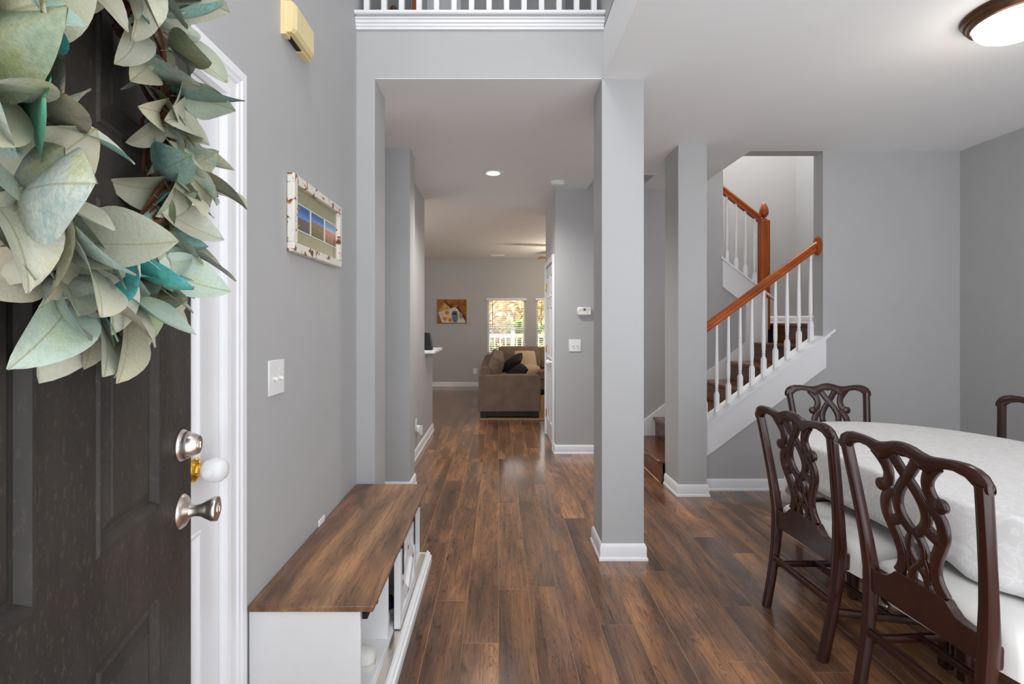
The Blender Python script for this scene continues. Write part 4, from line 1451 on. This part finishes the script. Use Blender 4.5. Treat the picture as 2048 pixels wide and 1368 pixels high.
def make_chair():
    e = empty('dining_chair')
    # rear legs run up into the back posts
    for s in (-1, 1):
        pts, rad = [], []
        for z in (0.0, 0.06, 0.14, 0.22, 0.30, 0.38, 0.46, 0.56, 0.66, 0.76, 0.85, 0.915):
            pts.append((s * stile_x(z), back_y(z), z))
            a_ = 0.0165 if z < 0.4 else 0.0165 - 0.002 * (z - 0.4)
            b_ = 0.019 + 0.006 * math.exp(-((z - 0.43) / 0.12) ** 2)
            rad.append((a_ + 0.003 * math.exp(-((z - 0.43) / 0.15) ** 2), b_))
        MB().tube(pts, rad, up=(0, 1, 0), n=12, sq=0.55).build('back_post', 'mahogany', e)
    # crest rail: serpentine with rounded ears
    up_, lo_ = [], []
    ctl = [(-0.268, 0.900, 0.900), (-0.272, 0.925, 0.893), (-0.262, 0.945, 0.892), (-0.240, 0.958, 0.895), (-0.21, 0.964, 0.922), (-0.175, 0.963, 0.931), (-0.14, 0.959, 0.927), (-0.11, 0.955, 0.910),
           (-0.09, 0.955, 0.893), (-0.06, 0.962, 0.905), (-0.04, 0.969, 0.925), (-0.015, 0.974, 0.930), (0, 0.975, 0.926)]
    ctl = ctl + [(-x, a_, b_) for x, a_, b_ in reversed(ctl[:-1])]
    vv, ff = [], []
    for x, a_, b_ in ctl:
        mid_, hh = (a_ + b_) / 2, (a_ - b_) / 2 + 0.001
        n = 10
        d_ = 0.016 if abs(x) < 0.25 else 0.013
        for j in range(n):
            th_ = 2 * math.pi * (j + 0.5) / n
            cc, ss = math.cos(th_), math.sin(th_)
            cc = math.copysign(abs(cc) ** 0.7, cc)
            ss = math.copysign(abs(ss) ** 0.7, ss)
            zz = mid_ + hh * ss
            vv.append((x, back_y(0.93) + (zz - 0.93) * -0.12 + d_ * cc, zz))
    k_ = len(ctl)
    for i in range(k_ - 1):
        for j in range(10):
            ff.append((i * 10 + j, i * 10 + (j + 1) % 10, (i + 1) * 10 + (j + 1) % 10, (i + 1) * 10 + j))
    ff += [tuple(range(10)), tuple(range((k_ - 1) * 10, k_ * 10))]
    cr = MB().add(vv, ff, 0, True).build('crest_rail', 'mahogany', e, smooth_angle=50)
    # pierced splat of interlaced straps
    m = MB()
    kk = [0]

    def strap(pts2, w, th_=0.0075):
        kk[0] += 1
        # smooth the polyline
        P = [Vector((p[0], p[1])) for p in pts2]
        out = []
        for i in range(len(P) - 1):
            p0, p1, p2, p3 = P[max(i - 1, 0)], P[i], P[i + 1], P[min(i + 2, len(P) - 1)]
            for q in range(5):
                t = q / 5
                out.append(0.5 * ((2 * p1) + (p2 - p0) * t + (2 * p0 - 5 * p1 + 4 * p2 - p3) * t * t + (3 * p1 - p0 - 3 * p2 + p3) * t ** 3))
        out.append(P[-1])
        pts3 = [(p.x, back_y(0.97 - p.y), 0.97 - p.y) for p in out]
        ww = w if isinstance(w, list) else [w, w]
        nn = len(pts3)
        rad = []
        for i in range(nn):
            f = i / (nn - 1) * (len(ww) - 1)
            i0 = min(int(f), len(ww) - 2)
            rad.append((ww[i0] + (ww[i0 + 1] - ww[i0]) * (f - i0), th_ + 0.0002 * kk[0]))
        m.tube(pts3, rad, up=(0, 1, 0), n=12, sq=0.28)

    for s in (-1, 1):
        strap([(s * 0.112, 0.04), (s * 0.092, 0.065), (s * 0.077, 0.092), (s * 0.072, 0.118), (s * 0.080, 0.148), (s * 0.098, 0.166)], [0.024, 0.021, 0.018, 0.017, 0.018, 0.017])
        strap([(s * 0.052, 0.035), (s * 0.022, 0.082), (s * -0.006, 0.118), (s * -0.038, 0.165), (s * -0.052, 0.21), (s * -0.044, 0.25), (s * -0.018, 0.283), (0, 0.292)], 0.0165)
        strap([(s * 0.060, 0.172), (s * 0.085, 0.190), (s * 0.103, 0.222), (s * 0.104, 0.262), (s * 0.088, 0.302), (s * 0.070, 0.345), (s * 0.060, 0.39), (s * 0.066, 0.43), (s * 0.084, 0.462)], [0.02, 0.018, 0.0175, 0.0175, 0.018, 0.017, 0.016, 0.017, 0.018])
        strap([(s * 0.040, 0.255), (s * 0.062, 0.272), (s * 0.088, 0.285)], 0.018)
        strap([(s * 0.004, 0.286), (s * 0.024, 0.322), (s * 0.026, 0.362), (s * 0.004, 0.395), (s * -0.022, 0.425), (s * -0.030, 0.462)], 0.010)
        strap([(s * 0.026, 0.36), (s * 0.036, 0.40), (s * 0.034, 0.43), (s * 0.026, 0.462)], 0.007)
        m.lathe([(0, -0.011), (0.018, -0.011), (0.0225, -0.007), (0.0225, 0.007), (0.018, 0.011), (0, 0.011)], (s * 0.108, back_y(0.80), 0.803), (0, 1, 0.1), 18, cap=False)
    m.build('splat', 'mahogany', e, smooth_angle=50)
    # rear seat rail with raised shoe
    pr = [(-0.205, 0.385), (0.205, 0.385), (0.205, 0.468), (0.15, 0.468), (0.125, 0.474), (0.105, 0.492), (0.092, 0.506), (0.07, 0.510), (-0.07, 0.510), (-0.092, 0.506), (-0.105, 0.492), (-0.125, 0.474), (-0.15, 0.468), (-0.205, 0.468)]
    MB().prism(pr, -0.016, 0.016, 'y').build('rear_rail', 'mahogany', e, bevel=0.002)
    # front legs, rails, stretchers
    for s in (-1, 1):
        MB().tube([(s * 0.245, 0.405, 0.0), (s * 0.245, 0.405, 0.40)], [(0.020, 0.020), (0.022, 0.022)], up=(0, 1, 0), n=12, sq=0.35).build('front_leg', 'mahogany', e)
        MB().tube([(s * 0.2, 0.01, 0.405), (s * 0.24, 0.405, 0.405)], (0.011, 0.034), n=12, sq=0.35).build('side_rail', 'mahogany', e)
        MB().tube([(s * 0.201, -0.015, 0.20), (s * 0.245, 0.405, 0.17)], (0.009, 0.015), n=12, sq=0.35).build('stretcher', 'mahogany', e)
    MB().tube([(-0.245, 0.41, 0.405), (0.245, 0.41, 0.405)], (0.011, 0.034), n=12, sq=0.35).build('front_rail', 'mahogany', e)
    MB().tube([(-0.222, 0.20, 0.186), (0.222, 0.20, 0.186)], (0.009, 0.014), n=12, sq=0.35).build('stretcher', 'mahogany', e)
    MB().tube([(-0.2, -0.026, 0.235), (0.2, -0.026, 0.235)], (0.009, 0.015), n=12, sq=0.35).build('stretcher', 'mahogany', e)
    # padded seat with a white slip cover
    n = 56
    vv, ff = [], []
    def outline(f, grow=0.0):
        pts = []
        for j in range(n):
            a = 2 * math.pi * j / n
            cx_, cy_ = math.cos(a), math.sin(a)
            cx_ = math.copysign(abs(cx_) ** 0.22, cx_)
            cy_ = math.copysign(abs(cy_) ** 0.22, cy_)
            y = 0.225 + 0.212 * cy_
            half = 0.246 + 0.022 * (y / 0.43)
            if y < 0.03:
                half = 0.186
            elif y < 0.05:
                half = 0.186 + (y - 0.03) / 0.02 * 0.062
            pts.append((half * cx_ * f * (1 + grow), 0.225 + (y - 0.225) * f * (1 + grow)))
        return pts
    levels = [(0.02, 0.0, 0.502), (0.4, 0.0, 0.500), (0.7, 0.0, 0.494), (0.88, 0.0, 0.484), (0.96, 0.0, 0.470), (1.0, 0.0, 0.452), (1.0, 0.012, 0.42), (1.0, 0.016, 0.39), (1.0, 0.020, 0.362)]
    for f, g_, z in levels:
        for j, (x, y) in enumerate(outline(f, g_)):
            wv = 0.004 * math.sin(j * 1.7) if z < 0.4 else 0.0
            vv.append((x * (1 + wv * 2), max(y, 0.0175) + 0, z + (0.004 * math.sin(j * 0.9) if z < 0.37 else 0)))
    for i in range(len(levels) - 1):
        for j in range(n):
            ff.append((i * n + j, i * n + (j + 1) % n, (i + 1) * n + (j + 1) % n, (i + 1) * n + j))
    ff.append(tuple(range(n)))
    stx = MB().add(vv, ff, 0, True).build('seat', 'seat_cover', e, smooth_angle=60)
    stx['label'] = 'white covered seat pad'
    return e


chair = make_chair()
chair.location = (1.362, 2.185, 0)
chair.rotation_euler = (0, 0, math.radians(-90 + 2))
tag(chair, 'carved mahogany chair at the table, left of the pair in front', 'chair', 'dining chairs')
spots = [((1.388, 1.612), -90 + 3, 'carved mahogany chair nearest the viewer at the lower right'),
         ((2.137, 3.135), 180, 'carved mahogany chair at the far end of the table below the stairs'),
         ((2.83, 2.52), 102, 'carved mahogany chair partly cut off by the right edge of view')]
for (x, y), a, lab in spots:
    c_ = copy_tree(chair)
    c_.location = (x, y, 0)
    c_.rotation_euler = (0, 0, math.radians(a))
    c_['label'] = lab

# ------------------------------------------------------------------ wreath on the front door
WR = random.Random(21)
wc = Vector((hinge.x, hinge.y, 0)) + Vector((dd.x, dd.y, 0)) * 0.44 + Vector((dd.y, -dd.x, 0)) * 0.002 + Vector((0, 0, 1.65))
wr = empty('leaf_wreath', tuple(wc), ang)          # local x towards the latch, local -y out from the door
tag(wr, 'round wreath of grey green and teal leaves hanging on the black front door', 'wreath')
RR = 0.232
m = MB()
for s in range(26):
    ph, am, fq = WR.uniform(0, 6.28), WR.uniform(0.008, 0.032), WR.choice([3, 4, 5, 6, 7])
    pts = []
    for i in range(72):
        a = 2 * math.pi * i / 72
        q = ph + fq * a
        r_ = RR + am * math.cos(q)
        pts.append((r_ * math.cos(a), -0.036 + am * math.sin(q), r_ * math.sin(a)))
    m.tube(pts, WR.uniform(0.0028, 0.005), up=(0, 1, 0), n=5, closed=True)
vine = m.build('vine_ring', 'vine', wr)
vine['label'] = 'twisted brown grapevine ring'
MB().box(-0.012, 0.012, -0.006, 0.0, RR - 0.02, 0.50).build('hanging_ribbon', 'dark_slot', wr)


def leaf_mesh(seed, curl, fold, wid, twist):
    r_ = random.Random(seed)
    m = MB()
    NL, NW = 12, 6
    vv, ff = [], []
    for i in range(NL + 1):
        t = i / NL
        w = wid * (math.sin(math.pi * t ** 0.72) ** 0.75) if 0 < t < 1 else 0.004
        ca = curl * t
        # bend along an arc
        if abs(curl) > 1e-3:
            x = math.sin(ca) / curl
            z = (1 - math.cos(ca)) / curl
        else:
            x, z = t, 0
        tx, tz = math.cos(ca), math.sin(ca)
        for j in range(NW + 1):
            s = j / NW * 2 - 1
            up_ = fold * w * abs(s) ** 1.4 + 0.018 * math.sin(7 * t + 3 * s + seed) * abs(s)
            yy = w * s
            tw = twist * t
            y2, u2 = yy * math.cos(tw) - up_ * math.sin(tw), yy * math.sin(tw) + up_ * math.cos(tw)
            vv.append((x - tz * u2, y2, z + tx * u2))
    for i in range(NL):
        for j in range(NW):
            a_ = i * (NW + 1) + j
            ff.append((a_, a_ + 1, a_ + NW + 2, a_ + NW + 1))
    m.add(vv, ff, 0, True)
    # petiole
    m.tube([(-0.10, 0, -0.03), (-0.05, 0, -0.012), (0.02, 0, 0.0)], 0.009, n=5)
    return m


protos = []
for i, (cu, fo, wi, tw) in enumerate([(-0.6, 0.25, 0.33, 0.1), (-1.1, 0.4, 0.30, -0.3), (0.5, 0.35, 0.34, 0.2), (-1.7, 0.5, 0.28, 0.5), (-0.2, 0.2, 0.36, -0.1), (-0.7, 0.7, 0.29, 0.6), (0.9, 0.5, 0.31, -0.4)]):
    protos.append(leaf_mesh(i, cu, fo, wi, tw).build('leaf', 'leaf', None, smooth_angle=80, recalc=False))
used = [False] * len(protos)
NLEAF = 250
for i in range(NLEAF):
    a = 2 * math.pi * (i * 0.61803 % 1.0) + WR.uniform(-0.1, 0.1)
    rad = Vector((math.cos(a), 0, math.sin(a)))
    tan = Vector((-math.sin(a), 0, math.cos(a))) * (-1)
    outw = Vector((0, -1, 0))
    q = WR.uniform(0, 2 * math.pi)
    base = rad * (RR + 0.032 * math.cos(q)) + outw * (0.040 + max(-0.012, 0.034 * math.sin(q)))
    rs = WR.choice([0.8, 0.8, 0.7, 0.5, 0.3, -0.6, -0.8]) * WR.uniform(0.3, 1.0)
    d = rad * rs + tan * WR.uniform(-0.3, 1.0) + outw * WR.uniform(0.15, 0.95) + Vector((WR.uniform(-.2, .2), 0, WR.uniform(-.2, .2)))
    # foliage droops a little
    d += Vector((-0.12 if rad.x > 0.3 else 0.0, 0, -0.15 - 0.25 * max(0.0, -rad.z)))
    d.normalize()
    nrm = outw * WR.uniform(0.6, 1.0) + rad * WR.uniform(-0.5, 0.6) + Vector((0, 0, WR.uniform(-0.2, 0.7)))
    nrm = (nrm - d * nrm.dot(d))
    if nrm.length < 0.1:
        nrm = rad - d * rad.dot(d)
    nrm.normalize()
    side = nrm.cross(d)
    L = WR.uniform(0.095, 0.15)
    if rs < 0:
        L *= 0.85
    if rad.x > 0.4 and rs > 0:
        L *= 0.8
    # nothing pokes into the door
    tip = base + d * L
    if tip.y > -0.012:
        d.y -= 0.5
        d.normalize()
        nrm = (nrm - d * nrm.dot(d)).normalized()
        side = nrm.cross(d)
    M = Matrix(((d.x * L, side.x * L, nrm.x * L, base.x), (d.y * L, side.y * L, nrm.y * L, base.y), (d.z * L, side.z * L, nrm.z * L, base.z), (0, 0, 0, 1)))
    k = WR.randrange(len(protos))
    if used[k]:
        o = bpy.data.objects.new('leaf', protos[k].data)
        COL.objects.link(o)
    else:
        o = protos[k]
        used[k] = True
    o.parent = wr
    o.matrix_basis = M

# ------------------------------------------------------------------ living room
rug = MB().box(-0.27, 2.9, 6.93, 9.55, 0.0005, 0.012, c=0.004).build('area_rug', 'rug')
tag(rug, 'tan woven rug under the sectional sofa', 'rug')
so = empty('sectional_sofa', (0, 0, 0.012))
tag(so, 'grey brown fabric sectional sofa in front of the living room windows', 'sofa')


def cushion(name, size, loc, rot, mat, parent, puff=0.35, n=10):
    """soft rounded block; size = full x,y,z"""
    m = MB()
    vv, ff = [], []
    sx, sy, sz = (v / 2 for v in size)
    N = n
    def pt(u, v, s):
        # superellipsoid style sheet
        bulge = (1 - abs(u) ** 3.2) * (1 - abs(v) ** 3.2)
        edge = 0.55 + 0.45 * bulge ** 0.5 if bulge > 0 else 0.55
        return (u * sx * (1 - 0.05 * (abs(v) ** 3)), v * sy * (1 - 0.05 * (abs(u) ** 3)), s * sz * ((1 - puff) + puff * (bulge ** 0.6 if bulge > 0 else 0)))
    g_ = [math.sin((i / N * 2 - 1) * math.pi / 2) for i in range(N + 1)]
    for s in (-1, 1):
        for i in range(N + 1):
            for j in range(N + 1):
                vv.append(pt(g_[i], g_[j], s))
    K = (N + 1) ** 2
    for s in (0, 1):
        for i in range(N):
            for j in range(N):
                q = (s * K + i * (N + 1) + j, s * K + i * (N + 1) + j + 1, s * K + (i + 1) * (N + 1) + j + 1, s * K + (i + 1) * (N + 1) + j)
                ff.append(q if s == 0 else q[::-1])
    ring = [(i, 0) for i in range(N)] + [(N, j) for j in range(N)] + [(i, N) for i in range(N, 0, -1)] + [(0, j) for j in range(N, 0, -1)]
    for a_, b_ in zip(ring, ring[1:] + ring[:1]):
        p, q = a_[0] * (N + 1) + a_[1], b_[0] * (N + 1) + b_[1]
        ff.append((p, q, q + K, p + K))
    m.add(vv, ff, 0, True)
    o = m.build(name, mat, parent, smooth_angle=70)
    o.location = loc
    o.rotation_euler = rot
    return o


# left run, end arm panel towards the hall
def rounded_panel(x0, x1, z0, z1, r, k=6):
    pts = [(x0, z0), (x1, z0)]
    for i in range(k + 1):
        a = math.pi / 2 * i / k
        pts.append((x1 - r + r * math.cos(math.pi / 2 - (math.pi / 2 - a)), z1 - r + r * math.sin(a)))
    for i in range(k + 1):
        a = math.pi / 2 + math.pi / 2 * i / k
        pts.append((x0 + r * 0.4 + r * 0.4 * math.cos(a), z1 - r * 0.4 + r * 0.4 * math.sin(a)))
    return pts


MB().prism(rounded_panel(-0.285, 0.605, 0.09, 0.615, 0.07), 7.05, 7.27, 'y').build('arm', 'sofa_fabric', so, bevel=0.012)
MB().box(-0.26, 0.58, 7.08, 10.0, 0.02, 0.09).build('base_plinth', 'black_base', so)
for x in (-0.21, 0.53):
    MB().box(x - 0.05, x + 0.05, 7.06, 7.16, 0.0, 0.09, c=0.004).build('foot', 'black_base', so)
MB().box(-0.28, 0.60, 7.27, 10.25, 0.09, 0.30, c=0.02).build('seat_base', 'sofa_fabric', so)
MB().prism([(-0.285, 0.09), (-0.06, 0.09), (-0.10, 0.68), (-0.14, 0.72), (-0.24, 0.72), (-0.285, 0.67)], 7.20, 10.25, 'y').build('back_frame', 'sofa_fabric', so, bevel=0.015)
for i in range(3):
    cushion('seat_cushion', (0.66, 0.83, 0.17), (0.27, 7.70 + 0.83 * i, 0.375), (0, 0, 0), 'sofa_fabric', so, 0.2)
    cushion('back_cushion', (0.40, 0.88, 0.24), (-0.06, 7.68 + 0.85 * i, 0.65), (0, math.radians(-72), 0), 'sofa_fabric', so, 0.3)
# far run along the windows
MB().box(0.6, 3.0, 9.35, 10.25, 0.09, 0.30, c=0.02).build('seat_base', 'sofa_fabric', so)
MB().box(0.6, 2.95, 9.38, 10.2, 0.02, 0.09).build('base_plinth', 'black_base', so)
MB().prism([(10.25, 0.09), (10.03, 0.09), (10.07, 0.68), (10.11, 0.72), (10.21, 0.72), (10.25, 0.67)], -0.06, 3.0, 'x').build('back_frame', 'sofa_fabric', so, bevel=0.015)
for i in range(3):
    cushion('seat_cushion', (0.84, 0.68, 0.17), (1.03 + 0.83 * i, 9.68, 0.375), (0, 0, 0), 'sofa_fabric', so, 0.2)
for i, x in enumerate((0.42, 1.26, 2.10)):
    cushion('back_cushion', (0.86, 0.44, 0.24), (x, 9.98, 0.665), (math.radians(76), 0, 0), 'sofa_fabric', so, 0.3)


def pillow(loc, rot, mat, label, s=0.44):
    o = cushion('throw_pillow', (s, s, 0.15), loc, rot, mat, None, 0.85, 12)
    return tag(o, label, 'pillow', 'throw pillows on the sofa')


pillow((0.27, 7.98, 0.545), (math.radians(10), math.radians(-38), 0.1), 'pillow_dark', 'dark brown throw pillow nearest on the sofa behind the arm', 0.42)
pillow((0.46, 8.42, 0.545), (math.radians(6), math.radians(-24), 0.3), 'pillow_beige', 'beige throw pillow leaning behind the nearest dark pillow', 0.44)
pillow((0.26, 9.25, 0.63), (math.radians(20), math.radians(-34), -0.3), 'pillow_dark', 'charcoal throw pillow in the corner of the sofa', 0.44)
pillow((0.52, 9.42, 0.65), (math.radians(66), 0, 0.25), 'pillow_beige', 'tan throw pillow against the far cushions of the sofa', 0.42)

# painting on the far wall
pt = empty('painting', (-1.015, YF, 1.635))
tag(pt, 'unframed still life painting of oranges and a blue jug on the far wall', 'painting')
w, h = 0.315, 0.26
MB().box(-w, w, -0.03, -0.001, -h, h, c=0.003).build('canvas', 'paint_ochre', pt)


def flat(name, poly, mat, lay, par):
    n_ = len(poly)
    y0_, y1_ = -0.03, -0.03 - 0.0006 * lay
    MB().prism([(x * 2 * w - w, z * 2 * h - h) for x, z in poly], y0_, y1_, 'y').build(name, mat, par)


def ell(cx_, cz_, rx, rz, k=20):
    return [(cx_ + rx * math.cos(2 * math.pi * i / k), cz_ + rz * math.sin(2 * math.pi * i / k)) for i in range(k)]


flat('painted_box', [(0.04, 0.48), (0.24, 0.86), (0.30, 0.84), (0.46, 0.62), (0.40, 0.58)], 'paint_straw', 1, pt)
flat('painted_lid', [(0.24, 0.88), (0.29, 0.90), (0.55, 0.66), (0.48, 0.62)], 'paint_dark', 2, pt)
flat('painted_shadow', [(0.62, 0.62), (0.72, 0.72), (0.98, 0.25), (0.98, 0.05), (0.9, 0.05)], 'paint_dark', 1, pt)
flat('painted_cloth', [(0.03, 0.46), (0.63, 0.69), (0.78, 0.45), (0.97, 0.08), (0.95, 0.02), (0.17, 0.02), (0.08, 0.28)], 'paint_linen', 3, pt)
for cx_, cz_ in ((0.33, 0.44), (0.26, 0.19), (0.44, 0.14)):
    flat('painted_orange', ell(cx_, cz_, 0.07, 0.085), 'paint_orange', 5, pt)
flat('painted_jug', [(0.49, 0.40), (0.52, 0.50), (0.60, 0.54), (0.68, 0.50), (0.70, 0.40), (0.71, 0.20), (0.68, 0.04), (0.55, 0.04), (0.51, 0.22)], 'paint_blue', 6, pt)
flat('painted_jug_mouth', ell(0.59, 0.41, 0.075, 0.06), 'paint_dark', 7, pt)
flat('painted_glass', [(0.75, 0.40), (0.82, 0.46), (0.87, 0.40), (0.87, 0.22), (0.82, 0.17), (0.76, 0.22)], 'paint_grey', 5, pt)

# windows and blinds
for i, (xa, xb_) in enumerate(WX):
    wn = empty('window_%d' % (i + 1), ((xa + xb_) / 2, YF, WZ0))
    struct(wn, ['white sash window behind the sofa corner', 'white sash window cut off by the hall door'][i], 'window')
    ww, hh = (xb_ - xa) / 2, WZ1 - WZ0
    f = 0.045
    mm = MB().box(-ww, ww, 0.06, 0.13, 0, f).box(-ww, ww, 0.06, 0.13, hh - f, hh).box(-ww, -ww + f, 0.06, 0.13, f, hh - f).box(ww - f, ww, 0.06, 0.13, f, hh - f)
    mm.build('window_frame', 'trim_white', wn)
    MB().box(-ww + f, ww - f, 0.075, 0.115, hh * 0.44 - 0.02, hh * 0.44 + 0.02).build('meeting_rail', 'trim_white', wn)
    for z0, z1 in ((f, hh * 0.44 - 0.02), (hh * 0.44 + 0.02, hh - f)):
        MB().box(-ww + f, ww - f, 0.094, 0.097, z0, z1).build('pane', 'window_glass', wn)
    MB().box(-ww - 0.03, ww + 0.03, -0.035, 0.06, -0.022, 0.0, c=0.004).build('sill', 'trim_white', wn)
    bl_ = empty('window_blind', ((xa + xb_) / 2, YF, WZ1))
    tag(bl_, ['white slatted blind on the window behind the sofa corner', 'white slatted blind on the window beside the hall door'][i], 'blind')
    MB().box(-ww - 0.02, ww + 0.02, -0.03, 0.05, -0.055, 0.0, c=0.006).build('headrail', 'trim_white', bl_)
    s0 = None
    ns = 26
    for k in range(ns):
        z = -0.08 - k * 0.0435
        if s0 is None:
            s0 = MB().box(-ww + 0.012, ww - 0.012, -0.024, 0.024, -0.0015, 0.0015).build('slat', 'trim_white', bl_, loc=(0, 0.022, z))
            s0.rotation_euler = (math.radians(12), 0, 0)
        else:
            child(bl_, s0, 'slat', (0, 0.022, z), (math.radians(12), 0, 0))
    MB().box(-ww + 0.012, ww - 0.012, -0.002, 0.046, -0.08 - ns * 0.0435 - 0.008, -0.08 - ns * 0.0435 + 0.008, c=0.003).build('bottom_rail', 'trim_white', bl_)
    for x in (-ww * 0.6, 0.0, ww * 0.6):
        MB().tube([(x, -0.004, -0.05), (x, -0.004, -0.08 - ns * 0.0435)], 0.0022, n=5).build('ladder_cord', 'plastic_off', bl_)
    MB().tube([(-ww * 0.72, -0.03, -0.05), (-ww * 0.72, -0.03, -0.62)], 0.005, n=6).build('tilt_wand', 'black_metal', bl_)

# ------------------------------------------------------------------ back yard seen through the blinds
yd = MB().box(-14, 16, YF + T + 0.01, 34, -0.25, -0.15).build('ground', 'lawn')
struct(yd, 'sunlit dry grass of the back yard outside the windows', 'ground')
pa = MB().box(-5, 7, YF + T + 0.02, 14.2, -0.149, -0.06).build('patio_slab', 'patio')
struct(pa, 'pale patio slab outside the living room windows', 'patio')
fe = empty('garden_fence', (0, 14.4, -0.15))
tag(fe, 'white painted railing fence outside the living room windows', 'fence')
for z in (0.25, 1.12):
    MB().box(-4, 6, -0.02, 0.02, z, z + 0.09).build('fence_rail', 'fence_paint', fe)
f0 = None
x = -3.95
while x < 6:
    if f0 is None:
        f0 = MB().box(-0.02, 0.02, -0.02, 0.02, 0.0, 1.15).build('picket', 'fence_paint', fe, loc=(x, 0, 0))
    else:
        child(fe, f0, 'picket', (x, 0, 0))
    x += 0.16
for x in (-3.2, -1.2, 0.42, 2.8, 5):
    MB().box(x - 0.05, x + 0.05, -0.05, 0.05, 0, 1.4, c=0.005).build('fence_post', 'fence_paint', fe)


def bush(name, loc, r, hgt, mat, label, cat, n, seed, trunk=0.0, ls=0.12):
    rr = random.Random(seed)
    e = empty(name, loc)
    tag(e, label, cat, 'plants in the back yard')
    m = MB()
    vv, ff = [], []
    for _ in range(n):
        p = Vector((rr.gauss(0, 1), rr.gauss(0, 1), rr.gauss(0, 1))).normalized() * (rr.random() ** 0.4)
        p = Vector((p.x * r, p.y * r, trunk + hgt / 2 + p.z * hgt / 2))
        ax = Vector((rr.gauss(0, 1), rr.gauss(0, 1), rr.gauss(0, 1))).normalized()
        t_ = ax.orthogonal().normalized() * ls * rr.uniform(0.6, 1.3)
        u_ = ax.cross(t_).normalized() * ls * 0.5
        k_ = len(vv)
        vv += [p - t_, p + u_, p + t_, p - u_]
        ff.append((k_, k_ + 1, k_ + 2, k_ + 3))
    m.add(vv, ff)
    fo = m.build('foliage', mat, e, recalc=False)
    fo['kind'] = 'stuff'
    m = MB()
    for k_ in range(5):
        a = k_ * 1.256 + rr.random()
        m.tube([(0, 0, 0), (0.1 * r * math.cos(a), 0.1 * r * math.sin(a), trunk * 0.7 + 0.1 * hgt), (0.5 * r * math.cos(a), 0.5 * r * math.sin(a), trunk + 0.55 * hgt)], [0.06 * max(1, trunk), 0.045 * max(1, trunk), 0.012], n=7)
    m.build('branches', 'bark', e)
    return e


bush('garden_shrub', (-0.6, 15.6, -0.15), 0.7, 1.0, 'foliage_green', 'low green shrub outside at the left of the first window', 'shrub', 900, 1)
bush('garden_shrub', (0.9, 15.4, -0.15), 0.75, 1.7, 'foliage_green', 'rounded green shrub outside at the right of the first window', 'shrub', 1400, 2)
bush('garden_shrub', (2.6, 15.8, -0.15), 0.9, 1.9, 'foliage_green', 'taller green shrub outside the second window', 'shrub', 1400, 3)
bush('garden_tree', (-3.6, 19.0, -0.15), 2.2, 2.6, 'foliage_autumn', 'yellowing tree in the yard at the left of the windows', 'tree', 2000, 4, 0.3, 0.16)
bush('garden_tree', (0.9, 18.4, -0.15), 2.2, 2.5, 'foliage_autumn', 'golden leaved tree in the yard behind the first window', 'tree', 2000, 5, 0.3, 0.16)
bush('garden_tree', (5.4, 18.5, -0.15), 2.2, 2.8, 'foliage_green', 'green tree in the yard behind the second window', 'tree', 2000, 6, 0.3, 0.16)
